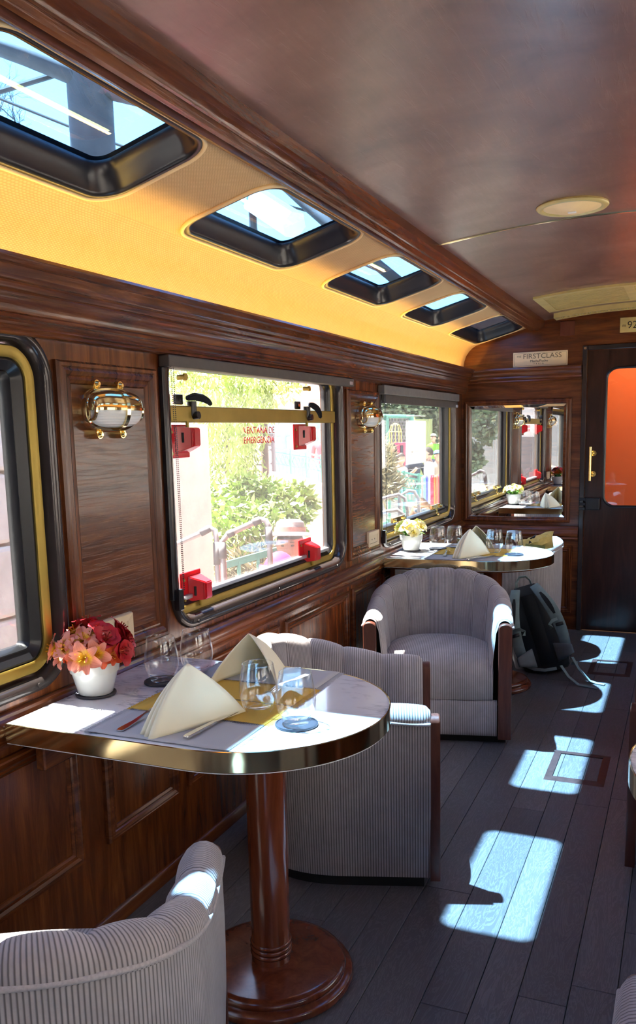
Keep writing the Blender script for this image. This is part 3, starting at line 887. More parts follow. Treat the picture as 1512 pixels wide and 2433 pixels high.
# ------------------------------------------------------------------ roller blinds
def blind(y0, y1, zt, zb, zc, label, low):
    t = empty('roller_blind', (0.02, y0, zt), label=label, cat='blind', group='roller blinds over the windows')
    def part(n_, bm_, m_, **k):
        bmesh.ops.translate(bm_, vec=(-0.02, -y0, -zt), verts=bm_.verts); return obj(n_, bm_, m_, t, **k)
    bm = NB(); box(bm, 0.0005, 0.040, y0, y1, zb, zt, 0.004, 2); part('cassette', bm, M_taupe2 if low else M_taupe)
    if low:
        bm = NB(); box(bm, 0.016, 0.030, y0+0.02, y1-0.01, zb-0.045, zb-0.0005, 0.002); part('bottom_rail', bm, M_taupe)
        bm = NB(); box(bm, 0.014, 0.032, y1-0.06, y1-0.005, zb-0.040, zb-0.022, 0.002); part('end_cap', bm, M_alu)
    else:
        bm = NB(); box(bm, 0.038, 0.043, y1-0.06, y1-0.025, zb+0.008, zb+0.022, 0.001); part('end_cap', bm, M_alu)
    bm = NB(); box(bm, 0.0005, 0.016, y0-0.004, y0+0.012, zc, zb-0.001, 0.002); part('side_channel', bm, M_black)
    bm = NB()
    for dy in (0.020, 0.034):
        z = zb
        while z > zc+0.03:
            r = 0.0024
            c = Vector((0.032, y0+dy+0.012*math.sin((zb-z)*2.0)*(1 if dy < 0.03 else 0.3), z))
            vs8 = [bm.verts.new(c+Vector(d)*r) for d in ((1, 0, 0), (0, 1, 0), (-1, 0, 0), (0, -1, 0), (0, 0, 1), (0, 0, -1))]
            for a, b in ((0, 1), (1, 2), (2, 3), (3, 0)):
                bm.faces.new((vs8[a], vs8[b], vs8[4])); bm.faces.new((vs8[b], vs8[a], vs8[5]))
            z -= 0.0062
    part('bead_chain', bm, M_black, kind='stuff')
    bm = NB(); box(bm, 0.010, 0.034, y0+0.006, y0+0.032, zc-0.035, zc+0.035, 0.004, 2); part('chain_weight', bm, M_ringf)
    return t
blind(2.305, 3.905, 1.668, 1.632, 0.90, 'dark brown roller blind rolled up over the emergency window, with bead chain', False)
blind(4.352, 5.962, 1.660, 1.612, 0.86, 'light brown roller blind rolled up over the window beside the mirror', True)

# ------------------------------------------------------------------ red latch covers, black hopper latches, gold sash latches
def red_cover(y, z, up, label):
    t = empty('latch_cover', (-0.048, y, z), label=label, cat='latch cover', group='red latch covers on the emergency window')
    s = 1 if up else -1
    bm = NB(); box(bm, -0.002, 0.006, -0.068, 0.062, -0.055, 0.055, 0.004, 2); obj('flange', bm, M_red, t)
    bm = NB()
    a = [(-0.028, -0.040*s), (0.055, -0.040*s), (0.055, 0.048*s), (-0.028, 0.048*s)]
    b = [(0.005, -0.020*s), (0.050, -0.020*s), (0.050, 0.044*s), (0.005, 0.044*s)]
    V = grid(bm, [[Vector((0.005, u, v)) for u, v in a], [Vector((0.050, u, v)) for u, v in b], [Vector((0.058, u*0.9+0.003, v*0.9+0.002*s)) for u, v in b]], close_j=True)
    cap(bm, V[-1]); cap(bm, V[0][::-1])
    bmesh.ops.bevel(bm, geom=list(bm.edges), offset=0.003, segments=2, affect='EDGES')
    obj('cover_body', bm, M_red, t)
    bm = NB(); m = Matrix.Translation((0.026, -0.0135, 0.012*s)) @ Matrix.Rotation(-0.62, 4, 'Z'); box(bm, -0.004, 0.0045, -0.003, 0.003, -0.016, 0.016, mtx=m); obj('slot', bm, M_plinth, t)
    for v in (-0.04, 0.03):
        bm = NB(); cyl(bm, (0.005, -0.052, v), (0.010, -0.052, v), 0.005, 10); obj('screw', bm, M_brass_d, t)
    bm = NB(); cyl(bm, (0.030, 0.012, 0.040*s), (0.030, 0.012, 0.066*s), 0.006, 10); obj('latch_pin', bm, M_brass_d, t)
    return t
red_cover(2.475, 1.403, True, 'red latch cover hanging from the brass bar, nearer the big lamp')
red_cover(3.455, 1.405, True, 'red latch cover hanging from the brass bar, the one nearer the mirror')
red_cover(2.510, 0.908, False, 'red latch cover low on the emergency window, above the wine glasses')
red_cover(3.478, 0.902, False, 'red latch cover low on the emergency window, beside the face with the hat')
def hopper_latch(y, label, swing):
    t = empty('hopper_latch', (-0.028, y, 1.522), label=label, cat='latch', group='black latches on the brass window bar')
    bm = NB(); box(bm, -0.018, -0.008, -0.055, -0.005, 0.0, 0.034, 0.004, 2); obj('latch_plate', bm, M_rubber, t)
    bm = NB(); cyl(bm, (-0.008, -0.034, 0.017), (-0.003, -0.034, 0.017), 0.006, 10); obj('screw', bm, M_steel, t)
    bm = NB(); cyl(bm, (0.008, 0.02, -0.036), (0.008, 0.02, 0.012), 0.016, 14); cyl(bm, (0.012, 0.02, -0.036), (0.034, 0.02, -0.034), 0.013, 12)
    obj('latch_barrel', bm, M_rubber, t, True, 40)
    bm = NB()
    pth = [Vector((0.012, -0.018, 0.020)), Vector((0.022, 0.012, 0.026)), Vector((0.030, 0.045, 0.024)), Vector((0.034, 0.078, 0.014)), Vector((0.034, 0.10, 0.002))]
    if swing: pth = [Vector((p.x*1.5+0.01, p.y*0.45, p.z*1.0-0.010*k)) for k, p in enumerate(pth)]
    ribbon(bm, pth, (0.35, -0.1, 0.9), [0.007, 0.012, 0.013, 0.010, 0.006], 0.016)
    bmesh.ops.bevel(bm, geom=list(bm.edges), offset=0.003, segments=2, affect='EDGES')
    obj('lever', bm, M_rubber, t, True, 50)
hopper_latch(2.505, 'black swivel latch on the brass bar with its lever laid flat', False)
hopper_latch(3.455, 'black swivel latch on the brass bar with its lever turned out, nearer the mirror', True)
def sash_latch(y, label):
    t = empty('sash_latch', (-0.03, y, 0.90), label=label, cat='latch', group='gold sash latches on the window beside the mirror')
    bm = NB(); box(bm, -0.01, 0.008, -0.11, 0.11, 0.0, 0.03, 0.003, 2); obj('latch_bar', bm, M_gold, t)
    for u in (-0.085, 0.085):
        bm = NB(); cyl(bm, (0.008, u, 0.014), (0.022, u, 0.014), 0.012, 12, 0.008); obj('knob', bm, M_gold, t, True, 40)
    bm = NB(); cyl(bm, (0.002, 0.02, -0.035), (0.002, 0.02, 0.01), 0.008, 10); ball(bm, (0.004, 0.02, -0.04), 0.017); obj('pull', bm, M_gold, t, True, 40)
sash_latch(4.78, 'gold sash latch low on the window, behind the pale yellow flowers')
sash_latch(5.60, 'gold sash latch low on the window at its far corner near the mirror')

# wall sockets
def socket(y, label):
    t = empty('wall_socket', (0.005, y, 0.865), label=label, cat='socket', group='ivory wall sockets on the pillars')
    bm = NB(); ring(bm, rrect(-0.082, 0.082, -0.046, 0.046, 0.004, 3), [(0, 0), (0, 0.006), (-0.004, 0.012), (-0.024, 0.008), (-0.026, 0.004)], lambda u, v, h: Vector((h, u, v)))
    obj('plate_frame', bm, M_ivory, t, True, 40)
    bm = NB(); box(bm, 0.0, 0.0065, -0.058, 0.058, -0.022, 0.022, 0.001); obj('insert', bm, M_ivory, t)
    for u in (-0.02, 0.02):
        bm = NB(); cyl(bm, (0.006, u, 0.0), (0.0072, u, 0.0), 0.004, 10); obj('socket_hole', bm, M_black, t)
socket(2.000, 'ivory wall socket plate half hidden behind the red and orange flowers')
socket(4.228, 'ivory wall socket plate beside the pale yellow flowers')

# ------------------------------------------------------------------ mirror, plates and ceiling fittings
t = empty('wall_mirror', (0.392, YE, 1.19), label='square mirror in a mahogany frame on the end wall', cat='mirror')
def mp(n_, bm_, m_, **k):
    bmesh.ops.translate(bm_, vec=(-0.392, -YE, -1.19), verts=bm_.verts); return obj(n_, bm_, m_, t, **k)
bm = NB(); ring(bm, rrect(0.020, 0.766, 0.762, 1.618), [(0, 0), (0, 0.014), (-0.006, 0.020), (-0.016, 0.022), (-0.022, 0.016), (-0.030, 0.017), (-0.036, 0.010), (-0.036, 0.0)], FRONT); mp('mirror_frame', bm, M_woodV)
bm = NB(); g = rrect(0.052, 0.734, 0.796, 1.586)
V = ring(bm, g, [(0, 0.006), (-0.022, 0.0085)], FRONT); mp('bevelled_edge', bm, M_mirror)
bm = NB(); slab(bm, [(p[0]-q[0]*0.022, p[1]-q[1]*0.022) for p, q in g], [], FRONT, 0.003, 0.0085); mp('mirror_glass', bm, M_mirror)

t = empty('plaque', (0.545, YE-0.001, 1.89), label='cream plaque with THE FIRSTCLASS lettering over the mirror', cat='plaque')
def plq(n_, bm_, m_): bmesh.ops.translate(bm_, vec=(-0.545, -(YE-0.001), -1.89), verts=bm_.verts); return obj(n_, bm_, m_, t)
bm = NB(); box(bm, 0.361, 0.729, YE-0.006, YE-0.0005, 1.838, 1.938, 0.002, 2); plq('plate', bm, M_ivory2)
bm = NB(); ring(bm, rrect(0.369, 0.721, 1.846, 1.930, 0.003, 2), [(0, 0.0062), (-0.0016, 0.0062)], FRONT); plq('border_line', bm, simple('engraved_line', (0.35, 0.23, 0.1), 0.5))
tb = lambda x, z: basis((x-0.545, -0.0055, z-1.89), (1, 0, 0), (0, 0, 1))
M_thin = simple('bronze_lettering', (0.22, 0.14, 0.06), 0.4)
text_mesh('lettering', 'THE', 0.017, tb(0.385, 1.904), M_thin, t, shear=0.15)
text_mesh('lettering', 'FIRSTCLASS', 0.047, tb(0.428, 1.893), M_thin, t, sx=1.08)
text_mesh('lettering', 'MachuPicchu', 0.023, tb(0.478, 1.869), M_ink, t)
text_mesh('lettering', 'T R A I N', 0.013, tb(0.502, 1.853), M_ink, t, spacing=1.3)

t = empty('number_plate', (1.16, YE-0.001, 2.077), label='small gold number plate reading 92 above the door', cat='sign')
bm = NB(); box(bm, -0.10, 0.12, -0.005, 0, -0.048, 0.048, 0.002); obj('plate', bm, M_grille, t)
text_mesh('lettering', '92', 0.066, basis((-0.055, -0.0055, -0.023), (1, 0, 0), (0, 0, 1)), M_ink, t)
text_mesh('lettering', 'm', 0.030, basis((-0.085, -0.0055, -0.012), (1, 0, 0), (0, 0, 1)), M_ink, t)
bm = NB(); box(bm, 0.676, 0.772, YE-0.010, YE-0.0005, 2.033, 2.128, 0.003); tag(obj('cover_plate', bm, wood('red_wood_patch', (0.06, 0.014, 0.008), (0.14, 0.035, 0.018), (0.2, 0.06, 0.03), 0.4, 2, 1.0, 0.05), None), 'small square reddish wooden cover plate under the ceiling on the end wall', 'cover plate')

t = empty('ceiling_speaker', (1.10, 3.285, 2.186), label='round gold speaker disc in the ceiling', cat='speaker')
bm = NB(); lathe(bm, [(0.122, 0.004), (0.124, -0.004), (0.118, -0.010), (0.105, -0.011), (0.098, -0.006)], 48, caps=False); obj('rim', bm, M_grille, t, True, 50)
bm = NB(); lathe(bm, [(0.099, -0.006), (0.09, -0.008), (0.06, -0.016), (0.055, -0.019), (0.0, -0.021)], 48, caps=False); obj('cone', bm, M_ivory2, t, True, 50)
bm = NB(); box(bm, -0.014, 0.014, -0.010, 0.010, -0.0235, -0.0205); obj('label', bm, simple('white_label', (0.85, 0.85, 0.85), 0.5), t)

def curved_bar(bm, x0, x1, y0, y1, dz0, dz1, n=14):
    pts = [[Vector((x, y, ceil_z(x)-d)) for y, d in ((y0, dz0), (y0, dz1), (y1, dz1), (y1, dz0))] for x in [x0+(x1-x0)*k/n for k in range(n+1)]]
    V = grid(bm, pts, close_j=True); cap(bm, V[0][::-1]); cap(bm, V[-1])
t = empty('ceiling_vent', (XR/2, 5.47, 2.18), label='wide gold slatted air grille in the ceiling before the door', cat='vent')
def cvp(n_, bm_, m_, c, **k): bmesh.ops.translate(bm_, vec=-Vector(c), verts=bm_.verts); return obj(n_, bm_, m_, t, **k)
cc = (XR/2, 5.47, 2.18); gx0, gx1, gy0, gy1 = 0.660, XR-0.660, 5.16, 5.80
bm = NB(); curved_bar(bm, gx0, gx1, gy0, gy0+0.05, 0.0, 0.012); curved_bar(bm, gx0, gx1, gy1-0.05, gy1, 0.0, 0.012)
for x in (gx0, XR/2-0.025, gx1-0.05): curved_bar(bm, x, x+0.05, gy0+0.05, gy1-0.05, 0.0, 0.012, 2)
cvp('grille_frame', bm, M_grille, cc)
for a, b in ((gx0+0.05, XR/2-0.025), (XR/2+0.025, gx1-0.05)):
    for k in range(14):
        y = gy0+0.056+k*(gy1-gy0-0.1)/14
        bm = NB(); curved_bar(bm, a, b, y, y+0.027, 0.004, 0.009, 6); cvp('slat', bm, M_grille, cc)
t = empty('slot_diffuser', (XR/2, 6.03, 2.18), label='narrow gold slot diffuser with small fins between grille and end wall', cat='vent')
cc = (XR/2, 6.03, 2.18); gx0, gx1 = 0.665, XR-0.665
bm = NB(); curved_bar(bm, gx0, gx1, 5.955, 5.975, 0.0, 0.03); curved_bar(bm, gx0, gx1, 6.06, 6.085, 0.0, 0.03)
for x in (gx0, gx1-0.04): curved_bar(bm, x, x+0.04, 5.975, 6.06, 0.0, 0.03, 2)
cvp('diffuser_frame', bm, M_grille, cc)
bm = NB()
for k in range(44):
    x = gx0+0.05+k*(gx1-gx0-0.1)/43; box(bm, x-0.003, x+0.003, 5.975, 6.06, ceil_z(x)-0.028, ceil_z(x)-0.004)
cvp('fins', bm, M_grille, cc, kind='stuff')

# floor hatch frames
def hatch(x, y, label):
    t = empty('floor_hatch', (x, y, 0), label=label, cat='floor hatch', group='brown floor hatch frames in the aisle')
    o, i = rect2(-0.118, 0.118, -0.175, 0.175), rect2(-0.088, 0.088, -0.135, 0.135)
    mm = simple('brown_metal_frame', (0.075, 0.040, 0.035), 0.35, 0.4, var=0.25, vs=40)
    for k in range(4):
        a, b = o[k], o[(k+1) % 4]; c, d = i[k], i[(k+1) % 4]
        bm = NB(); v = [bm.verts.new((*p, z)) for p, z in ((a, 0.0003), (b, 0.0003), (d, 0.0045), (c, 0.0045))]
        w = [bm.verts.new((p[0], p[1], 0.0001)) for p in (a, b, d, c)]
        bm.faces.new(v); bm.faces.new(w[::-1])
        for q in range(4): bm.faces.new((v[q], w[q], w[(q+1) % 4], v[(q+1) % 4]))
        obj('frame_side', bm, mm, t)
hatch(1.136, 3.602, 'brown metal hatch frame lying in the sunlit aisle floor, the nearer one')
hatch(1.136, 5.245, 'brown metal hatch frame in the aisle floor beside the backpack')
# ------------------------------------------------------------------ things on the tables
TZ = 0.7515
M_pot = simple('white_glaze', (0.62, 0.63, 0.60), 0.12, **{'Coat Weight': 0.4})
M_soil = simple('dark_soil', (0.03, 0.022, 0.012), 0.9)
M_coast = simple('slate_coaster', (0.030, 0.032, 0.042), 0.45)
M_glass = thin_glass('drinking_glass', (0.985, 0.99, 0.99), ior=1.5, boost=1.25)
M_napkin = simple('cream_napkin', (0.88, 0.83, 0.62), 0.85, bump=0.08, bs=900)
M_leaf = simple('leaf_green', (0.10, 0.26, 0.04), 0.5, var=0.3, vs=60)
def petal_mat(name, stops):
    t = NT(name)
    tc = t.node('ShaderNodeTexCoord'); sp = t.node('ShaderNodeSeparateXYZ'); t.link(tc.outputs['UV'], sp.inputs[0])
    st = t.math('SINE', t.math('MULTIPLY', sp.outputs[0], 30.0))
    col = t.ramp(sp.outputs[1], stops)
    m = t.mix(t.math('MULTIPLY', t.ramp(st, [(0.85, (0, 0, 0)), (0.95, (1, 1, 1))]), 0.25), col, (0.35, 0.03, 0.02))
    t.set(**{'Base Color': m, 'Roughness': 0.5, 'Subsurface Weight': 0.0})
    return t.m
M_pink = petal_mat('peach_petal', [(0.0, (0.70, 0.34, 0.01)), (0.46, (0.80, 0.42, 0.01)), (0.62, (0.78, 0.24, 0.13)), (1.0, (0.80, 0.28, 0.21))])
M_orange = petal_mat('orange_petal', [(0.0, (0.7, 0.25, 0.01)), (0.5, (0.72, 0.12, 0.02)), (1.0, (0.72, 0.11, 0.05))])
M_redp = petal_mat('red_petal', [(0.0, (0.35, 0.03, 0.01)), (0.4, (0.38, 0.004, 0.008)), (1.0, (0.48, 0.006, 0.018))])
M_yel = petal_mat('pale_yellow_petal', [(0.0, (0.85, 0.62, 0.06)), (0.4, (0.90, 0.82, 0.30)), (1.0, (0.93, 0.90, 0.60))])
def flower_mesh(name, mats, seed, R=0.036, wide=1.0, n=6, openn=0.9):
    rn = random.Random(seed); bm = NB()
    for k in range(n):
        a = 2*PI*k/n+rn.uniform(-0.15, 0.15); inner = k % 2
        L = R*(rn.uniform(0.9, 1.1))*(0.92 if inner else 1.0); w = R*0.36*wide*(0.75 if inner else 1.0)
        op = openn*rn.uniform(0.85, 1.15)*(0.85 if inner else 1.0)
        P, U = [], []
        for i in range(7):
            f = i/6
            th = op*(0.25+0.95*f)
            r = L*f*math.sin(min(1.5, th+0.15)); z = L*f*math.cos(min(1.5, th))*0.9
            ww = w*(math.sin(PI*min(1, f*0.86+0.06))**0.8)
            row, ur = [], []
            for j in range(5):
                g = -1+j/2
                t = ww*g
                x, y = r, t
                row.append(Vector((x*math.cos(a)-y*math.sin(a), x*math.sin(a)+y*math.cos(a), z+0.22*ww*abs(g)**1.5+0.0012*math.sin(9*f+3*g+k))))
                ur.append((j/4, f))
            P.append(row); U.append(ur)
        grid(bm, P, uv=U, mat=0 if (inner or len(mats) == 1) else 1)
    for k in range(4):
        a = 2*PI*k/4+0.4
        tube(bm, [Vector((0, 0, 0)), Vector((0.004*math.cos(a), 0.004*math.sin(a), R*0.5)), Vector((0.008*math.cos(a), 0.008*math.sin(a), R*0.75))], [0.0007, 0.0007, 0.0015], 5)
    me = bpy.data.meshes.new(name); bm.to_mesh(me); bm.free()
    for m in mats: me.materials.append(m)
    for p in me.polygons: p.use_smooth = True
    return me
FL_P = [flower_mesh('peach_flower', [M_pink, M_pink], s) for s in range(3)]
FL_O = [flower_mesh('orange_flower', [M_orange], s+10, 0.030) for s in range(2)]
FL_R = [flower_mesh('red_flower', [M_redp], s+20, 0.033, 1.5, 7, 0.75) for s in range(3)]
FL_Y = [flower_mesh('yellow_flower', [M_yel], s+30, 0.030, 1.35, 7, 0.85) for s in range(3)]
def leaf_mesh(L=0.05, w=0.012):
    bm = NB(); P = []
    for i in range(6):
        f = i/5; ww = w*math.sin(PI*min(1, 0.08+0.92*f))**0.8
        P.append([Vector((L*f, g*ww, 0.012*math.sin(PI*f)-0.012*f*f+abs(g)*0.003)) for g in (-1, 0, 1)])
    grid(bm, P); me = bpy.data.meshes.new('leaf'); bm.to_mesh(me); bm.free(); me.materials.append(M_leaf)
    for p in me.polygons: p.use_smooth = True
    return me
LEAF = leaf_mesh()
CR = Vector((0.919, 0.395, 0)); CB = Vector((-0.395, 0.919, 0))
def flower_pot(name, loc, label, kind):
    t = empty(name, loc, label=label, cat='flower pot', group='small white pots of flowers')
    bm = NB(); lathe(bm, [(0.0, 0.0), (0.042, 0.0), (0.046, 0.004), (0.0605, 0.060), (0.064, 0.061), (0.0665, 0.084), (0.0665, 0.087), (0.064, 0.089), (0.061, 0.087), (0.058, 0.070), (0.0, 0.068)], 40, caps=False)
    obj('pot', bm, M_pot, t, True, 40)
    bm = NB(); lathe(bm, [(0.0, 0.072), (0.0585, 0.070)], 24, caps=False); obj('soil', bm, M_soil, t)
    rn = random.Random(11 if kind else 5)
    def put(me, nm, d, r, sc, lift=0.0):
        r *= rn.uniform(0.86, 1.12); sc *= rn.uniform(1.0, 1.3); d = d.normalized()+Vector((rn.gauss(0, .13), rn.gauss(0, .13), rn.gauss(0, .13)))
        o = bpy.data.objects.new(nm, me); link(o, t)
        d = d.normalized(); o.location = Vector((0, 0, 0.108+lift))+Vector((d.x*r*1.12, d.y*r*1.12, d.z*r*0.82))
        q = d.to_track_quat('Z', 'Y') @ Quaternion((0, 0, 1), rn.uniform(0, 6.28)); o.rotation_mode = 'QUATERNION'; o.rotation_quaternion = q; o.scale = (sc, sc, sc)
    if kind:
        spots = [(-0.85, -0.5, 0.35), (-0.55, -0.75, 0.5), (-0.12, -0.8, 0.62), (-0.50, -0.3, 0.85), (-0.05, -0.45, 0.95), (0.28, -0.85, 0.35), (0.0, -1.0, 0.2), (-0.35, -0.95, 0.15), (-1.0, -0.2, 0.1)]
        for k, (a, b, c) in enumerate(spots): put(FL_P[k % 3], 'peach_flower', CR*a+CB*b+Vector((0, 0, c)), 0.070, 1.0)
        for k, (a, b, c) in enumerate([(-0.3, -0.95, 0.0), (0.45, -0.9, 0.05), (0.12, -1.0, 0.35), (-0.75, -0.75, 0.1), (0.62, -0.6, 0.2), (-0.9, 0.0, 0.45)]): put(FL_O[k % 2], 'orange_flower', CR*a+CB*b+Vector((0, 0, c)), 0.064, 1.0)
        for k, (a, b, c) in enumerate([(0.5, -0.5, 0.8), (0.85, -0.35, 0.6), (0.95, -0.5, 0.25), (0.7, 0.2, 0.8), (0.2, 0.1, 1.0), (-0.3, 0.3, 0.9), (-0.7, 0.25, 0.7), (1.0, 0.1, 0.35), (0.3, -0.35, 1.0), (0.95, -0.15, 0.0)]): put(FL_R[k % 3], 'red_flower', CR*a+CB*b+Vector((0, 0, c)), 0.072, 1.05)
    else:
        for k in range(17):
            a = rn.uniform(0, 6.28) if k > 8 else k*0.7; c = rn.uniform(0.1, 1.0)
            put(FL_Y[k % 3], 'yellow_flower', Vector((math.cos(a), math.sin(a), c)), 0.058, 1.0)
    for k in range(12):
        a = k*2*PI/12; o = bpy.data.objects.new('leaf', LEAF); link(o, t)
        o.location = (0.028*math.cos(a), 0.028*math.sin(a), 0.080); o.rotation_euler = (0, -0.35-0.3*(k % 3), a); o.scale = (1.15, 1.1, 1)
    bm = NB()
    for k in range(14):
        a = k*2*PI/14; tube(bm, [(0.02*math.cos(a), 0.02*math.sin(a), 0.068), (0.036*math.cos(a), 0.036*math.sin(a), 0.10), (0.05*math.cos(a), 0.05*math.sin(a), 0.125)], 0.002, 5)
    obj('stems', bm, M_leaf, t)
    return t
def coaster(x, y, label, r=0.050):
    bm = NB(); lathe(bm, [(0, 0), (r, 0), (r+0.0006, 0.002), (r, 0.0048), (r-0.003, 0.0052), (r-0.004, 0.0036), (0, 0.0036)], 40, caps=False)
    return tag(obj('coaster', bm, M_coast, smooth=True, auto=40, loc=(x, y, TZ)), label, 'coaster', 'round dark coasters')
GP = [(0.0, 0.0), (0.027, 0.0), (0.031, 0.003), (0.039, 0.017), (0.0455, 0.040), (0.0472, 0.054), (0.0455, 0.078), (0.0405, 0.108), (0.0378, 0.1225), (0.0372, 0.1235), (0.0366, 0.1225), (0.0392, 0.108), (0.0442, 0.078), (0.0459, 0.054), (0.0440, 0.040), (0.0365, 0.020), (0.022, 0.0125), (0.0, 0.0115)]
bm = NB(); lathe(bm, GP, 40, caps=False); bmesh.ops.recalc_face_normals(bm, faces=bm.faces)
GME = bpy.data.meshes.new('tumbler'); bm.to_mesh(GME); bm.free(); GME.materials.append(M_glass)
for p in GME.polygons: p.use_smooth = True
def glass(x, y, z, label):
    o = bpy.data.objects.new('glass_tumbler', GME); o.location = (x, y, z+0.0003); link(o)
    return tag(o, label, 'glass', 'stemless wine glasses')
# folded napkin: a standing pyramid with rolled layers along one side
def napkin_mesh():
    bm = NB()
    A, B, Cc, T = Vector((-0.030, -0.125, 0)), Vector((0.075, 0.115, 0)), Vector((-0.115, 0.085, 0)), Vector((-0.006, -0.008, 0.146))
    base = []
    for k in range(9): base.append(B+(A-B)*(k/9)*0.93+Vector((0.008*math.sin(PI*k/9), -0.004*math.sin(PI*k/9), 0)))
    st = A+(B-A)*0.05; d = Vector((-1.0, 0.30, 0)).normalized(); nrm = Vector((-0.30, -1.0, 0)).normalized()
    for lb in range(3):
        for k in range(9):
            a = PI*k/8
            base.append(st+d*(0.019*(lb+0.5-0.5*math.cos(a)))+nrm*(0.020*math.sin(a)-0.004*lb))
    e = st+d*0.057
    for k in range(1, 9): base.append(e+(Cc-e)*k/8)
    rows = []
    for i in range(15):
        f = i/14
        rows.append([b+(T-b)*f+Vector((0, 0, 0.012*math.sin(PI*f)*(0.3 if j < 9 else 1.0)))+((b-(A+B+Cc)/3).normalized()*0.008*math.sin(PI*f)) for j, b in enumerate(base)])
    rows[-1] = [T+(b-T)*0.012 for b in base]
    grid(bm, rows)
    me = bpy.data.meshes.new('napkin'); bm.to_mesh(me); bm.free(); me.materials.append(M_napkin)
    for p in me.polygons: p.use_smooth = True
    return me
NAP = napkin_mesh()
def napkin(x, y, rz, label):
    o = bpy.data.objects.new('napkin', NAP); o.location = (x, y, TZ+0.003); o.rotation_euler = (0, 0, rz); link(o)
    if rz: o.scale = (1, 1, 0.82)
    md = o.modifiers.new('thickness', 'SOLIDIFY'); md.thickness = 0.0025; md.offset = 0
    return tag(o, label, 'napkin', 'cream napkins folded to pyramids')
def cloth_mat(name, a, b):
    t = NT(name); c = t.coords('Object', (700, 700, 1)); w = t.node('ShaderNodeTexChecker'); w.inputs['Scale'].default_value = 1.0; t.link(c, w.inputs[0])
    t.set(**{'Base Color': t.mix(w.outputs['Fac'], a, b), 'Roughness': 0.9}); return t.m
M_matg = cloth_mat('grey_placemat', (0.50, 0.50, 0.51), (0.40, 0.40, 0.42)); M_maty = cloth_mat('yellow_placemat', (0.74, 0.46, 0.07), (0.64, 0.38, 0.05))
M_fr_d = simple('dark_stitching', (0.07, 0.08, 0.10), 0.9)
def placemat(x0, x1, y_edge, sg, dy, label):
    """grey half towards the diner at y_edge, yellow half towards the middle; sg = direction to the middle"""
    t = empty('placemat', (0, 0, TZ), label=label, cat='placemat', group='grey and yellow woven placemats')
    g0, g1, g2 = y_edge, y_edge+sg*0.170, y_edge+sg*0.318
    def pl(a, b, m, nm):
        bm = NB(); nx, ny = 16, 8
        pts = [[Vector((x0+(x1-x0)*i/nx, a+(b-a)*j/ny, 0.0016+0.0007*math.sin(i*1.3+j*0.8+dy)*(1 if j in (0, ny) else 0.4))) for j in range(ny+1)] for i in range(nx+1)]
        grid(bm, pts); o = obj(nm, bm, m, t, True); md = o.modifiers.new('thickness', 'SOLIDIFY'); md.thickness = 0.0014; md.offset = -1
    pl(g0, g1, M_matg, 'grey_half'); pl(g1, g2, M_maty, 'yellow_half')
    rn = random.Random(int(dy*10)+3)
    for (a, b, m) in ((g0, g1, M_matg), (g1, g2, M_maty)):
        bm = NB()
        for side in (0, 1):
            xs, d = (x0, -1) if side == 0 else (x1, 1)
            for k in range(60):
                y = a+(b-a)*(k+0.5)/60; l = 0.014*rn.uniform(0.7, 1.15); w = 0.0007
                box(bm, min(xs, xs+d*l), max(xs, xs+d*l), y-w, y+w, 0.0004, 0.0016)
        obj('fringe', bm, m, t, kind='stuff')
    bm = NB()
    for k in range(90):
        x = x0+(x1-x0)*(k+0.5)/90; box(bm, x-0.0009, x+0.0009, g1-0.006, g1+0.004, 0.0026, 0.0036)
    obj('stitching', bm, M_fr_d, t, kind='stuff')
    return t
def fork_mesh():
    bm = NB()
    pth = [(0, -0.100, 0.003), (0, -0.085, 0.0035), (0, -0.04, 0.005), (0, 0.0, 0.010), (0, 0.03, 0.012), (0, 0.045, 0.010)]
    ribbon(bm, pth, (1, 0, 0), [0.0075, 0.0095, 0.0062, 0.0032, 0.0045, 0.0105], 0.0028)
    pth = [(0, 0.044, 0.010), (0, 0.058, 0.006)]
    ribbon(bm, pth, (1, 0, 0), [0.0105, 0.0120], 0.002)
    for x in (-0.0102, -0.0034, 0.0034, 0.0102): ribbon(bm, [(x, 0.057, 0.006), (x, 0.075, 0.003), (x*0.95, 0.098, 0.006)], (1, 0, 0), [0.0020, 0.0018, 0.0009], 0.0016)
    return bm
def knife_mesh():
    bm = NB()
    ribbon(bm, [(0, -0.115, 0.005), (0, -0.105, 0.006), (0, -0.06, 0.0062), (0, 0.0, 0.006)], (1, 0, 0), [0.0055, 0.0078, 0.0075, 0.0052], 0.006)
    ribbon(bm, [(0, 0.0, 0.006), (0.001, 0.02, 0.006), (0.001, 0.08, 0.005), (-0.002, 0.115, 0.004)], (1, 0, 0.1), [0.005, 0.0085, 0.0085, 0.001], 0.0016)
    bmesh.ops.bevel(bm, geom=list(bm.edges), offset=0.0007, segments=1, affect='EDGES'); return bm
def cutlery(kind, x, y, rz, label):
    o = obj('fork' if kind else 'knife', fork_mesh() if kind else knife_mesh(), M_steel, smooth=True, auto=40, loc=(x, y, TZ+0.0030), rot=(0, 0, rz))
    return tag(o, label, 'fork' if kind else 'knife', 'steel forks' if kind else 'steel knives')
N1, N2 = 'on the near table', 'on the far table'
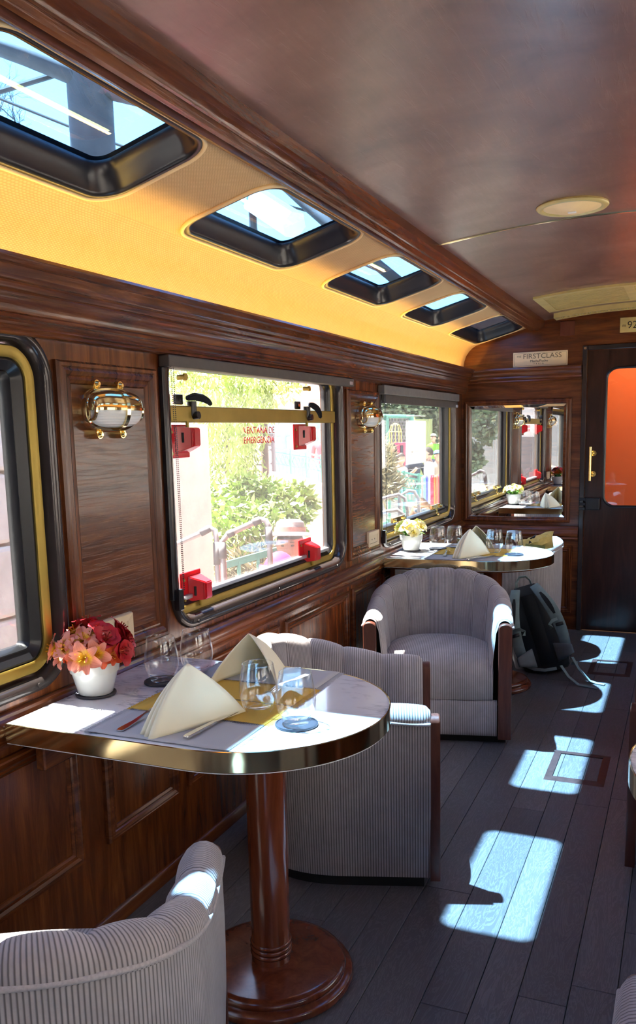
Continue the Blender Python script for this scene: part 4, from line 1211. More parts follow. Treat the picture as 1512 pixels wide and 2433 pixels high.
for (cy, q, nm) in ((1.857, 0, N1), (4.668, 1, N2)):
    px, py = ((0.092, cy-0.067), (0.092, cy-0.030))[q]
    coaster(px, py, 'dark coaster under the %s flower pot' % (('red and orange', 'pale yellow')[q]), 0.053)
    flower_pot('flower_pot', (px, py, TZ+0.004), ('white pot of red, peach and orange flowers on the near table', 'white pot of pale yellow flowers on the far table by the mirror')[q], q == 0)
    gl = [((0.200, 1.942), (0.246, 2.050), (0.578, 1.786), (0.697, 1.743)), ((0.216, 4.745), (0.300, 4.800), (0.556, 4.668), (0.672, 4.612))][q]
    coaster(gl[0][0], gl[0][1], 'dark coaster under the glass beside the flowers %s' % nm); coaster(gl[3][0], gl[3][1], 'dark coaster under the glass at the rounded end %s' % nm)
    glass(*gl[0], TZ+0.0036, 'empty stemless glass on a coaster next to the flowers %s' % nm)
    glass(*gl[1], TZ+0.0022, 'empty stemless glass standing on the mat behind the napkin %s' % nm)
    glass(*gl[2], TZ+0.0022, 'empty stemless glass standing on the yellow mat beside the knife %s' % nm)
    glass(*gl[3], TZ+0.0036, 'empty stemless glass on a coaster at the rounded end %s' % nm)
    napkin(0.468, cy-0.190+(0.02*q), 0.0, 'cream pyramid napkin with its rolled folds showing, in front %s' % nm)
    napkin(0.400, cy+0.205, PI+0.15, 'cream pyramid napkin seen from its hollow back side, behind %s' % nm)
    placemat(0.262, 0.632, cy-0.322, 1, q*3.0, 'grey and yellow placemat under the front napkin %s' % nm)
    placemat(0.262, 0.632, cy+0.322, -1, q*3.0+1, 'grey and yellow placemat under the back napkin %s' % nm)
    if q == 0:
        cutlery(True, 0.336, cy-0.202, 0.0, 'steel fork lying left of the front napkin on the near table')
        cutlery(False, 0.520, cy-0.182, -0.10, 'steel knife lying right of the front napkin on the near table')
        cutlery(True, 0.548, cy+0.160, PI-0.12, 'steel fork beside the back napkin on the near table, behind the glasses')
    else:
        cutlery(True, 0.318, cy-0.120, 0.15, 'steel fork left of the front napkin on the far table, tines up')
        cutlery(False, 0.540, cy-0.235, -0.5, 'steel knife lying right of the front napkin on the far table')

# ------------------------------------------------------------------ backpack leaning on the far table foot
M_bpb = simple('black_pack_cloth', (0.012, 0.014, 0.016), 0.75, bump=0.2, bs=400)
M_bpm = simple('black_mesh', (0.006, 0.007, 0.008), 0.9)
M_bps = simple('grey_green_strap', (0.17, 0.235, 0.235), 0.75, var=0.12, vs=30, bump=0.1, bs=300)
M_bpp = simple('grey_pack_panel', (0.16, 0.185, 0.19), 0.7, var=0.1, vs=20)
bp = empty('backpack', (0.825, 5.00, 0.0), label='black hiking backpack with grey green straps leaning beside the far chair and table', cat='backpack')
BL = Matrix.Rotation(0.0, 4, 'Z') @ Matrix.Rotation(0.22, 4, 'Z') @ Matrix.Rotation(-0.30, 4, 'Y') @ Matrix.Rotation(-0.24, 4, 'X')
def bpo(nm, bm, m, smooth=True, auto=50, parent=None):
    bmesh.ops.transform(bm, matrix=BL, verts=bm.verts); return obj(nm, bm, m, parent or bp, smooth, auto)
bm = NB(); rows = []
for i in range(15):
    f = i/14; z = 0.015+0.525*f
    w = 0.150*(1-0.42*max(0, f-0.55)/0.45*1.0)*(0.90+0.1*math.sin(PI*min(1, f*1.6))); d = 0.105*(1-0.5*max(0, f-0.6)/0.4)
    if i in (0, 14): w *= 0.80; d *= 0.75
    rows.append([Vector((w*math.copysign(abs(math.cos(a))**0.6, math.cos(a)), 0.07+0.03*f+d*math.copysign(abs(math.sin(a))**0.7, math.sin(a)), z)) for a in [2*PI*k/32 for k in range(32)]])
V = grid(bm, rows, close_j=True); cap(bm, V[0][::-1]); cap(bm, V[-1]); bpo('pack_body', bm, M_bpb)
def front_y(z): return 0.07+0.03*(z/0.54)-0.105*(1-0.5*max(0, z/0.54-0.6)/0.4)
bm = NB(); rows = []
for i in range(9):
    z = 0.06+0.42*i/8; rows.append([Vector((0.040*g, front_y(z)-0.006-0.012*(1-g*g), z)) for g in (-1, -0.5, 0, 0.5, 1)])
grid(bm, rows); bpo('back_pad', bm, M_bpm)
for sg in (-1, 1):
    pth = [Vector((sg*(0.055+0.075*math.sin(PI*min(1, f*1.05)*0.62)), front_y(0.52-0.42*f)-0.012-0.075*math.sin(PI*f)**0.8, 0.525-0.43*f+0.02*math.sin(PI*f))) for f in [k/14 for k in range(15)]]
    ws = [0.026+0.008*math.sin(PI*k/14) for k in range(15)]
    bm = NB(); ribbon(bm, pth, (1, 0, 0.15*sg), ws, 0.014); bmesh.ops.bevel(bm, geom=[e for e in bm.edges], offset=0.002, segments=1, affect='EDGES')
    st = bpo('shoulder_strap', bm, M_bps)
    bm = NB(); ribbon(bm, [p+Vector((0, -0.0078, 0.002)) for p in pth[2:8]], (1, 0, 0.15*sg), [0.006, 0.011, 0.013, 0.013, 0.011, 0.006], 0.003); bpo('mesh_inset', bm, M_bpm, parent=st)
    bm = NB(); c = pth[9]+Vector((0, -0.012, 0)); box(bm, c.x-0.022, c.x+0.022, c.y-0.006, c.y+0.004, c.z-0.010, c.z+0.010, 0.003); bpo('buckle', bm, M_black, parent=st)
    bm = NB(); c = pth[14]; box(bm, c.x-0.018, c.x+0.018, c.y-0.012, c.y+0.004, c.z-0.020, c.z+0.008, 0.003); bpo('buckle', bm, M_black, parent=st)
    # chest strap stub and load tail
    a = pth[8]; s_ = -sg
    bm = NB(); ribbon(bm, [a+Vector((0, -0.010, 0)), a+Vector((s_*0.030, -0.022, -0.004)), a+Vector((s_*0.050, -0.020, -0.020)), a+Vector((s_*0.042, -0.016, -0.045))], (0, -0.2, 1), 0.009, 0.003); bpo('chest_strap', bm, M_bps)
    bm = NB()
    e = [(pth[14].x, pth[14].y-0.01, pth[14].z-0.01), (sg*0.10+0.02, -0.10, 0.055), (sg*0.075+0.05, -0.125, 0.035), (sg*0.06+0.10, -0.10, 0.028)]
    ribbon(bm, e, (0.3, 0.3, 1), 0.009, 0.003); bpo('strap_tail', bm, M_bps)
    bm = NB(); rows = []
    for i in range(9):
        f = i/8; x = sg*(0.06+0.10*f); hz = 0.055*(1-0.55*f)
        rows.append([Vector((x, front_y(0.1)-0.030-0.055*math.sin(PI*f*0.55), 0.115+hz*g)) for g in (-1, -0.4, 0.4, 1)])
    grid(bm, rows); o = bpo('hip_pad', bm, M_bpp); md = o.modifiers.new('thickness', 'SOLIDIFY'); md.thickness = 0.014
bm = NB(); tube(bm, [(-0.045, 0.075, 0.535), (-0.040, 0.070, 0.570), (-0.010, 0.066, 0.598), (0.025, 0.066, 0.592), (0.042, 0.070, 0.565), (0.044, 0.075, 0.535)], 0.011, 8, flat=0.5); bpo('carry_handle', bm, M_bps)
bm = NB(); ribbon(bm, [(-0.148, 0.02, 0.42), (-0.160, 0.05, 0.30), (-0.165, 0.06, 0.18), (-0.150, 0.05, 0.08)], (0, 1, 0.1), 0.011, 0.003); bpo('side_strap', bm, M_bps)
bm = NB(); cyl(bm, (-0.155, 0.10, 0.06), (-0.160, 0.10, 0.235), 0.035, 14, 0.030); cyl(bm, (-0.160, 0.10, 0.235), (-0.161, 0.10, 0.26), 0.018, 12); bpo('water_bottle', bm, simple('white_bottle', (0.7, 0.7, 0.72), 0.3))
def floor_strap(pts, lab):
    bm = NB(); ribbon(bm, [Vector(p)-Vector((0.835, 5.02, 0)) for p in pts], (0.25, 1, 0), 0.014, 0.003); obj('floor_strap', bm, M_bps, bp)
floor_strap([(0.91, 4.86, 0.10), (0.955, 4.84, 0.045), (1.01, 4.83, 0.006), (1.06, 4.82, 0.004), (1.115, 4.80, 0.004)], 0)
floor_strap([(0.96, 4.95, 0.13), (1.00, 4.93, 0.07), (1.06, 4.91, 0.012), (1.10, 4.90, 0.004), (1.145, 4.885, 0.004)], 0)

# cloth bundle lying on the rim of the far chair
cb = empty('cloth_bundle', (0.675, 5.275, 0.665), 0.15, label='yellow cloth bundle with an olive green roll lying on the far chair rim', cat='bundle')
M_cy = simple('yellow_cloth', (0.62, 0.49, 0.16), 0.85, var=0.15, vs=25); M_co = simple('olive_cloth', (0.13, 0.15, 0.045), 0.85, var=0.2, vs=25)
rn = random.Random(4)
bm = NB(); rows = []
for i in range(11):
    f = i/10; rows.append([Vector((-0.095+0.20*f+0.006*math.sin(5*f+k), 0.045*math.cos(2*PI*k/14)*(0.5+0.7*math.sin(PI*min(1, f*1.1)))+0.006*math.sin(3*k+7*f), 0.055+0.035*f+(0.045*(0.35+0.8*f))*math.sin(2*PI*k/14)+0.008*math.sin(2.3*k+9*f))) for k in range(14)])
V = grid(bm, rows, close_j=True); cap(bm, V[0][::-1]); cap(bm, V[-1]); obj('yellow_cloth', bm, M_cy, cb, True, 50)
bm = NB(); tube(bm, [(-0.055, -0.045, 0.040), (0.0, -0.050, 0.034), (0.060, -0.045, 0.030)], [0.028, 0.030, 0.027], 14); obj('olive_roll', bm, M_co, cb, True, 50)
bm = NB(); ribbon(bm, [(-0.03, -0.055, 0.05), (-0.02, -0.03, 0.095), (0.01, 0.0, 0.115), (0.03, 0.03, 0.10)], (1, 0.3, 0), 0.009, 0.003); obj('strap', bm, M_black, cb)
# ------------------------------------------------------------------ outside: platform, walls, garden, people
GZ = -0.9
CAM0 = Vector((1.51, 0.0, 1.42)); FPX = 2046.66
def at(px, py, dep):
    """point seen in direction (px, py), dep metres along the view axis"""
    return CAM0 + (r2*((px-756)/FPX) + d2*((py-1353.6)/FPX) + fwd)*dep
M_ground = simple('platform_paving', (0.42, 0.39, 0.37), 0.9, var=0.12, vs=3)
M_stone = simple('pale_stone', (0.74, 0.69, 0.62), 0.9, var=0.14, vs=7, bump=0.6, bs=22)
M_plast = simple('pink_plaster', (0.60, 0.42, 0.35), 0.9, var=0.1, vs=6, bump=0.6, bs=30)
M_rough = simple('rubble_stone', (0.62, 0.54, 0.50), 0.9, var=0.2, vs=9, bump=0.6, bs=18)
M_fol = simple('willow_leaves', (0.30, 0.38, 0.09), 0.6, var=0.45, vs=2.5)
M_fol2 = simple('bush_leaves', (0.25, 0.36, 0.075), 0.6, var=0.5, vs=3.0)
M_fol3 = simple('hedge_leaves', (0.12, 0.17, 0.09), 0.6, var=0.6, vs=1.5)
M_dry = simple('dry_grass', (0.36, 0.33, 0.20), 0.8, var=0.35, vs=4)
M_green = simple('green_iron', (0.10, 0.30, 0.23), 0.5)
M_teal = simple('teal_board', (0.13, 0.30, 0.27), 0.6, var=0.15, vs=3)
M_roof = simple('terracotta_tiles', (0.52, 0.24, 0.13), 0.85, var=0.25, vs=8)
M_white = simple('white_wall', (0.40, 0.39, 0.38), 0.85, var=0.08, vs=2)
M_pole = simple('galvanised_pipe', (0.36, 0.34, 0.34), 0.4, 0.3)
M_foam = simple('grey_foam', (0.13, 0.125, 0.13), 0.7)
M_bark = simple('brown_post', (0.07, 0.042, 0.034), 0.8, var=0.3, vs=6)
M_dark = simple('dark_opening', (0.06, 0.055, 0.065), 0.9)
bm = NB(); box(bm, -60, 60, -30, 60, GZ-0.2, GZ); obj('ground', bm, M_ground, kind='structure')
bm = NB(); box(bm, 5.2, 5.6, -12, 25, GZ, 3.2); obj('wall_added_bounce', bm, simple('cream_bounce_wall', (0.78, 0.70, 0.62), 0.9), kind='structure')  # unseen wall added to bounce warm light inside and dim pane reflections
# the trackside stone wall: single blocks, with a plastered pier at its end
sw = empty('wall_trackside', kind='structure')
bm = NB(); box(bm, -2.2, -1.76, -0.6, 3.95, GZ, 2.6); obj('wall_core', bm, simple('mortar', (0.42, 0.39, 0.35), 0.95), sw)
rn = random.Random(8); z = GZ; row = 0
while z < 2.6:
    h = rn.uniform(0.27, 0.42); y = -0.6-rn.uniform(0, 0.4)
    while y < 3.95:
        l = rn.uniform(0.38, 0.85); a, b = max(y, -0.6), min(y+l, 3.95)
        if b-a > 0.05:
            bm = NB(); dd = rn.uniform(-0.012, 0.022); box(bm, -1.80, -1.71+dd, a+0.010, b-0.010, z+0.008, z+h-0.008, 0.022, 2)
            obj('stone_block', bm, M_stone, sw)
        y += l
    z += h
bm = NB(); box(bm, -2.2, -1.66, 3.95, 5.46, GZ, 1.50, 0.03, 2); obj('plaster_pier', bm, M_plast, sw)

def leaves(name, parent, mat, n, fn, size, seed, droop=0.0, kind='stuff', wid=0.32):
    rn = random.Random(seed); verts, faces = [], []
    for k in range(n):
        c = fn(rn); s = size*rn.uniform(0.6, 1.4)
        d = Vector((rn.gauss(0, 1), rn.gauss(0, 1), rn.gauss(0, 0.7)-droop)).normalized()
        w = d.cross(Vector((rn.gauss(0, 1), rn.gauss(0, 1), rn.gauss(0, 1)))).normalized()*s*wid
        i = len(verts); verts += [c, c+d*s*0.5+w, c+d*s, c+d*s*0.5-w]; faces.append((i, i+1, i+2, i+3))
    me = bpy.data.meshes.new(name); me.from_pydata(verts, [], faces); me.materials.append(mat)
    o = bpy.data.objects.new(name, me); link(o, parent)
    if kind: o['kind'] = kind
    return o
def blob(c, r, sc=(1, 1, 1)):
    c = Vector(c)
    def f(rn):
        v = Vector((rn.gauss(0, 1), rn.gauss(0, 1), rn.gauss(0, 1))).normalized()*r*rn.uniform(0.35, 1.0)**0.6
        return c+Vector((v.x*sc[0], v.y*sc[1], v.z*sc[2]))
    return f
def multi(fs):
    return lambda rn: rn.choice(fs)(rn)
# willow with hanging sprays
def place_tree(label, base, name='tree'): return empty(name, base, label=label, cat='tree')
tw = empty('willow_tree', label='yellow green willow hanging down behind the emergency window', cat='tree')
b0 = at(545, 1190, 8.2)
bm = NB(); tube(bm, [Vector((b0.x, b0.y, GZ)), b0+Vector((0.1, 0, 0)), at(560, 1000, 8.6), at(585, 860, 8.8), at(560, 760, 9)], [0.16, 0.13, 0.11, 0.09, 0.05], 8); obj('trunk', bm, M_bark, tw, True)
tops = [(480, 930, 8.0), (510, 900, 7.6), (540, 885, 8.4), (570, 880, 8.0), (600, 890, 7.8), (630, 905, 8.6), (500, 960, 8.3), (560, 950, 7.6), (590, 960, 8.5), (470, 900, 9)]
def strand(rn):
    a, b, d = tops[rn.randrange(len(tops))]; f = rn.random()
    L = {0: 60, 1: 190, 2: 260, 3: 240, 4: 160, 5: 90, 6: 200, 7: 270, 8: 200, 9: 80}[tops.index((a, b, d))]
    return at(a+rn.gauss(0, 11)*(0.6+f), b+L*f+rn.gauss(0, 6), d+rn.gauss(0, 0.15))
leaves('foliage', tw, M_fol, 11000, strand, 0.055, 1, droop=1.8, wid=0.16)
leaves('canopy', tw, M_fol, 6000, multi([blob(at(540, 850, 8.5), 0.75, (1.6, 1.2, 0.45)), blob(at(460, 880, 9.5), 0.5), blob(at(640, 860, 9.5), 0.5)]), 0.06, 2, droop=0.8, wid=0.2)
# garden bank: bushes
def bush(label, blobs, n, size, mat, seed, name='bush', wid=0.2, droop=0.0):
    t = empty(name, label=label, cat='bush', group='garden bushes outside the emergency window')
    leaves('foliage', t, mat, n, multi(blobs), size, seed, wid=wid, droop=droop)
    return t
bush('bright green bush behind the handrails outside the emergency window', [blob(at(600, 1195, 7.6), 0.30, (1.3, 1, 0.8)), blob(at(545, 1215, 7.4), 0.26), blob(at(560, 1265, 7.2), 0.30), blob(at(640, 1240, 7.5), 0.26), blob(at(600, 1290, 7.0), 0.34)], 11000, 0.075, M_fol2, 3)
bush('leafy shrub right of the bright bush, before the pale path', [blob(at(700, 1195, 7.8), 0.19), blob(at(690, 1225, 7.6), 0.18)], 1600, 0.09, M_fol2, 4, 'shrub')
bush('dry pale grass under the handrails outside the emergency window', [blob(at(590, 1350, 6.9), 0.28, (1.2, 1, 0.8)), blob(at(640, 1340, 6.9), 0.26), blob(at(545, 1335, 7.2), 0.20)], 6000, 0.13, M_dry, 5, 'grass_clump', 0.06, -0.9)
# rubble pier, pale path and bank
t = empty('stone_pier', label='square rubble stone pier between the willow and the green fence', cat='pier')
c0, c1 = at(560, 1060, 10.5), at(642, 1062, 10.5); ctr = (c0+c1)/2; hw = (c1-c0).length/2
ax = (c1-c0).normalized(); ax.z = 0; ax.normalize(); ay = Vector((-ax.y, ax.x, 0))
mt = Matrix((ax, ay, Vector((0, 0, 1)))).transposed().to_4x4(); mt.translation = Vector((ctr.x, ctr.y, 0))
zt = ctr.z; z = GZ; rn = random.Random(9)
while z < zt:
    h = rn.uniform(0.11, 0.19); u = -hw
    while u < hw-0.02:
        l = rn.uniform(0.12, 0.26); b = min(hw, u+l)
        bm = NB(); box(bm, u+0.006, b-0.006, -0.02+rn.uniform(-0.015, 0.015), 0.35, z+0.005, min(zt, z+h)-0.005, 0.018, 2, mtx=mt); obj('stone', bm, M_rough, t)
        u = b
    z += h
t = empty('garden_bank', kind='structure')
bm = NB()
pts = [at(640, 1150, 10), at(700, 1158, 10.2), at(750, 1172, 10.4), at(800, 1190, 10.6), at(860, 1205, 11)]
top = [p+Vector((0, 0, 0)) for p in pts]
grid(bm, [[Vector((p.x, p.y, GZ)), p, p+Vector((-1.5, 2.5, 0.02)), Vector((p.x-1.5, p.y+2.5, GZ))] for p in top]); obj('bank_wall', bm, M_plast, t)
bm = NB(); tube(bm, [p+Vector((0, 0, 0.05)) for p in top], 0.10, 8); obj('path_kerb', bm, M_white, t, True)
def iron_fence(label, pL, pR, h, npan, group, lattice=True, rail_lo=True):
    """posts, two rails and a diamond lattice between two points (tops)"""
    t = empty('iron_fence', label=label, cat='fence', group=group)
    for k in range(npan+1):
        p = pL.lerp(pR, k/npan); bm = NB(); cyl(bm, (p.x, p.y, p.z-h-0.5), (p.x, p.y, p.z+0.03), 0.024, 8); obj('post', bm, M_green, t)
    for dz in (0, -0.07, -h):
        bm = NB(); tube(bm, [pL+Vector((0, 0, dz)), pR+Vector((0, 0, dz))], 0.017, 6); obj('rail', bm, M_green, t)
    if lattice:
        n = npan*4
        for k in range(n):
            for s in (0, 1):
                a = pL.lerp(pR, (k+s)/n)+Vector((0, 0, -0.09)); m_ = pL.lerp(pR, (k+0.5)/n)+Vector((0, 0, -h*0.5)); b = pL.lerp(pR, (k+1-s)/n)+Vector((0, 0, -h*0.55))
                bm = NB(); tube(bm, [a, b], 0.009, 5); obj('lattice_bar', bm, M_green, t)
        for k in range(n+1):
            a = pL.lerp(pR, k/n); bm = NB(); tube(bm, [a+Vector((0, 0, -h*0.55)), a+Vector((0, 0, -h))], 0.008, 5); obj('lattice_bar', bm, M_green, t)
        bm = NB(); tube(bm, [pL+Vector((0, 0, -h*0.55)), pR+Vector((0, 0, -h*0.55))], 0.010, 5); obj('rail', bm, M_green, t)
    return t
iron_fence('green lattice fence above the pale path outside the emergency window', at(652, 1064, 14), at(800, 1090, 14.6), 0.46, 4, 'green iron fences')
# building and roofs beyond
t = empty('station_house', label='pale pink house with terracotta roof beyond the willow', cat='building')
def boxpts(bm, p, q, z0, z1, depth):
    ax_ = (q-p); ax_.z = 0; l = ax_.length; ax_.normalize(); ay_ = Vector((-ax_.y, ax_.x, 0))
    m_ = Matrix((ax_, ay_, Vector((0, 0, 1)))).transposed().to_4x4(); m_.translation = Vector((p.x, p.y, 0)); box(bm, 0, l, 0, depth, z0, z1, mtx=m_); return m_, l
M_pinkw = simple('pink_house_wall', (0.55, 0.40, 0.34), 0.9, var=0.08, vs=2)
bm = NB(); p, q = at(590, 1000, 20), at(840, 985, 21.5); mh, lh = boxpts(bm, p, q, GZ, 2.35, 4.0); obj('house_wall', bm, M_pinkw, t)
bm = NB(); V = grid(bm, [[mh @ Vector((x, y, z)) for y, z in ((-0.7, 2.20), (2.0, 3.0), (4.7, 2.2))] for x in (-0.5, lh+0.5)]); obj('roof', bm, M_roof, t)
for x in (0.6, 1.5):
    bm = NB(); box(bm, x, x+0.45, -0.03, 0.02, 1.2, 2.0, mtx=mh); f_ = obj('window', bm, M_teal, t)
bm = NB(); boxpts(bm, at(735, 935, 27), at(860, 945, 28), GZ, 4.6, 3.0); obj('upper_storey', bm, M_pinkw, t)
t = empty('teal_shed', label='teal green shed front with windows behind the lattice fence', cat='building')
p, q = at(640, 1045, 17), at(735, 1050, 17.4)
bm = NB(); ms, ls = boxpts(bm, p, q, GZ, at(650, 1005, 17).z, 1.5); obj('shed_wall', bm, M_teal, t)
for k in range(3):
    bm = NB(); box(bm, 0.08+k*ls/3, ls/3*(k+1)-0.05, -0.03, 0.01, 0.98, 1.36, mtx=ms); obj('window', bm, M_white, t)
bm = NB(); p, q = at(622, 1045, 13), at(650, 1045, 13); boxpts(bm, p, q, GZ, at(630, 1030, 13).z, 0.5); tag(obj('dark_doorpost', bm, M_dark), 'dark doorway edge between the stone pier and the teal shed', 'doorway')
for k in range(2):
    bm = NB(); tube(bm, [at(395, 905+k*28, 12), at(560, 925+k*20, 14), at(800, 905+k*30, 18)], 0.008, 5); tag(obj('overhead_wire', bm, M_white), ('upper thin wire across the top of the emergency window', 'lower thin wire across the top of the emergency window')[k], 'wire')
# handrails with grey foam sleeves
def handrail(name, pts, cuts, label):
    t = empty(name, label=label, cat='handrail', group='platform handrails with grey foam')
    P_ = [at(*p) for p in pts]; P_.append(Vector((P_[-1].x, P_[-1].y, GZ)))
    P_.insert(0, Vector((P_[0].x-0.05, P_[0].y-0.05, GZ))); cuts = [(a+1, b+1) for a, b in cuts]
    bm = NB(); tube(bm, P_, 0.014, 10); obj('pipe', bm, M_pole, t, True)
    for a, b in cuts:
        bm = NB(); tube(bm, [P_[a]*(1-f)+P_[b]*f for f in (0.05, 0.5, 0.95)], 0.019, 10); obj('foam_sleeve', bm, M_foam, t, True)
handrail('handrail', [(330, 1330, 4.3), (408, 1298, 4.3), (475, 1268, 4.3), (500, 1254, 4.3), (511, 1260, 4.3), (515, 1285, 4.3), (517, 1345, 4.3), (524, 1480, 4.3)], [(0, 1), (2, 3), (5, 6)], 'bent handrail with grey foam, the one before the plaster pier')
handrail('handrail', [(538, 1480, 4.2), (531, 1330, 4.2), (528, 1287, 4.2), (540, 1272, 4.2), (556, 1263, 4.2), (600, 1243, 4.2), (620, 1234, 4.2), (632, 1237, 4.2), (638, 1250, 4.2), (641, 1295, 4.2), (646, 1420, 4.2)], [(1, 2), (3, 4), (5, 6), (8, 9)], 'bent handrail with grey foam, the one before the bright bush')
t = empty('low_railing', label='low green railing in front of the dry grass beside the hat', cat='railing')
for dy in (0, 0.16):
    bm = NB(); p, q = at(520, 1347, 5.4), at(700, 1296, 5.8); ribbon(bm, [p-Vector((0, 0, dy)), q-Vector((0, 0, dy))], (0, 0, 1), 0.022 if dy == 0 else 0.008, 0.02); obj('rail', bm, M_green, t)
for k in range(5):
    c = p.lerp(q, k/4); bm = NB(); cyl(bm, (c.x, c.y, GZ), (c.x, c.y, c.z), 0.012, 8); obj('post', bm, M_green, t)
t = empty('luggage_cart', label='white and pale blue luggage cart behind the hat outside the emergency window', cat='cart')
p, q = at(700, 1228, 8), at(800, 1232, 8.4)
bm = NB(); mc, lc = boxpts(bm, p, q, p.z-0.10, p.z, 0.8); obj('bed', bm, M_white, t)
bm = NB(); box(bm, 0, lc, 0.1, 0.7, p.z-0.35, p.z-0.11, mtx=mc); obj('body', bm, simple('pale_blue_paint', (0.45, 0.6, 0.75), 0.5), t)
for x in (0.08, lc-0.08):
    bm = NB(); cyl(bm, mc @ Vector((x, 0.02, GZ+0.2)), mc @ Vector((x, 0.10, GZ+0.2)), 0.2, 16); obj('wheel', bm, M_foam, t)
    bm = NB(); cyl(bm, mc @ Vector((x, 0.3, GZ+0.2)), mc @ Vector((x, 0.3, p.z-0.34)), 0.03, 8); obj('strut', bm, M_pole, t)

# ---- people
SKINM = {}
def cm(c, r=0.8):
    k = tuple(round(x, 3) for x in c)
    if k not in SKINM: SKINM[k] = simple('cloth_%d' % len(SKINM), c, r)
    return SKINM[k]
SK1 = (0.50, 0.30, 0.20)
def person(label, feet, face, height, top, pants, hair, hat=None, skin=SK1, long_hair=False, arms='down', shades=False, sleeves=0.75, hatcol2=None, detail=False):
    """face = yaw the person looks towards (0 = +Y)"""
    t = empty('person', feet, face, label=label, cat='person')
    H = height/1.75
    sk = bpy.data.meshes.new('sk')
    V, E, R, M_ = [], [], [], []
    def v(p, r, m, par=None):
        V.append(Vector(p)*H); R.append(r*H); M_.append(m)
        if par is not None: E.append((par, len(V)-1))
        return len(V)-1
    pel = v((0, 0, 0.95), 0.135, 1); wa = v((0, 0, 1.10), 0.125, 0, pel); ch = v((0, 0.01, 1.30), 0.155, 0, wa); sh = v((0, 0, 1.42), 0.110, 0, ch); nk = v((0, 0.01, 1.50), 0.055, 2, sh); hd = v((0, 0.02, 1.60), 0.06, 2, nk)
    for s in (-1, 1):
        hp = v((0.095*s, 0, 0.90), 0.095, 1, pel); kn = v((0.10*s, 0.015, 0.50), 0.062, 1, hp); an = v((0.10*s, -0.01, 0.10), 0.044, 1, kn); v((0.11*s, 0.13, 0.035), 0.036, 3, an)
        so = v((0.19*s, 0, 1.40), 0.062, 0, sh)
        if arms == 'down': el = v((0.25*s, -0.03, 1.12), 0.046, 0, so); wr = v((0.26*s, 0.06, 0.88), 0.032, 2, el); hnd = v((0.26*s, 0.09, 0.80), 0.036, 2, wr)
        elif arms == 'fold': el = v((0.26*s, 0.02, 1.13), 0.046, 0, so); wr = v((0.10*s, 0.20, 1.12), 0.033, 2, el); hnd = v((0.03*s, 0.21, 1.13), 0.036, 2, wr)
        else: el = v((0.24*s, 0.08, 1.15), 0.046, 0, so); wr = v((0.16*s, 0.26, 1.28), 0.033, 2, el); hnd = v((0.12*s, 0.29, 1.35), 0.036, 2, wr)
        if detail:
            for q in range(4):
                base = V[hnd]/H; d = (V[hnd]-V[wr]).normalized(); lat = Vector((0.014*(q-1.5), 0, 0)); v(base+d*0.03+lat, 0.010, 2, hnd); v(base+d*(0.075-0.008*abs(q-1.3))+lat*1.2+Vector((0, 0.012, 0)), 0.008, 2, len(V)-1)
            v(V[hnd]/H+Vector((-0.035*s, 0.02, 0)), 0.010, 2, hnd)
    sk.from_pydata(V, E, [])
    o = bpy.data.objects.new('tmp_sk', sk); COL.objects.link(o)
    md = o.modifiers.new('s', 'SKIN'); md.use_smooth_shade = True
    for i, sv in enumerate(sk.skin_vertices[0].data): sv.radius = (R[i], R[i]*0.82 if i < 5 else R[i]); sv.use_root = (i == 0)
    o.modifiers.new('ss', 'SUBSURF').levels = 1
    bpy.context.view_layer.update()
    me = bpy.data.meshes.new_from_object(o.evaluated_get(bpy.context.evaluated_depsgraph_get()))
    bpy.data.objects.remove(o)
    bm = NB(); bm.from_mesh(me)
    for f in bm.faces:
        c = f.calc_center_median(); i = min(range(len(V)), key=lambda k: (V[k]-c).length); f.material_index = M_[i]; f.smooth = True
        if M_[i] == 0 and c.z < 0.96*H and abs(c.x) < 0.2*H: f.material_index = 1
        if M_[i] == 0 and abs(c.x) > 0.2*H and c.z < (1.40-0.28*sleeves*1.3)*H and arms == 'down': f.material_index = 2
    # head: egg with brow, nose and chin, in the same mesh
    hc = Vector((0, 0.03, 1.635))*H; nu, nv = 24, 18; P_ = []
    for j in range(1, nv):
        b = -PI/2+PI*j/nv; row = []
        for i in range(nu):
            a = 2*PI*i/nu; x = math.cos(b)*math.sin(a); y = math.cos(b)*math.cos(a); z = math.sin(b)
            rx, ry, rz = 0.076, 0.096, 0.118
            if z < 0: rx *= 1-0.28*(-z)**1.3; ry *= 1-0.10*(-z)
            yy = y*ry
            fr = max(0, y)
            g = math.exp(-((x/0.16)**2))*fr
            yy += g*(0.020*math.exp(-((z+0.16)/0.14)**2)+0.008*math.exp(-((z+0.75)/0.15)**2)+0.005*math.exp(-((z+0.45)/0.10)**2))
            yy -= fr*0.010*(math.exp(-(((abs(x)-0.36)/0.16)**2))*math.exp(-((z-0.06)/0.12)**2))
            if abs(x) > 0.9 and abs(z) < 0.25 and abs(y) < 0.35: x *= 1.12
            row.append(hc+Vector((x*rx, yy, z*rz))*H)
        P_.append(row)
    W_ = grid(bm, P_, close_j=True, mat=2); cap(bm, W_[0][::-1], 2); cap(bm, W_[-1], 2)
    for f in bm.faces: f.smooth = True
    me = bpy.data.meshes.new('body'); bm.to_mesh(me); bm.free()
    for m in (cm(top), cm(pants), cm(skin, 0.55), cm((0.05, 0.04, 0.04))): me.materials.append(m)
    link(bpy.data.objects.new('body', me), t)
    hm = cm(hair)
    bm = NB(); P_ = []
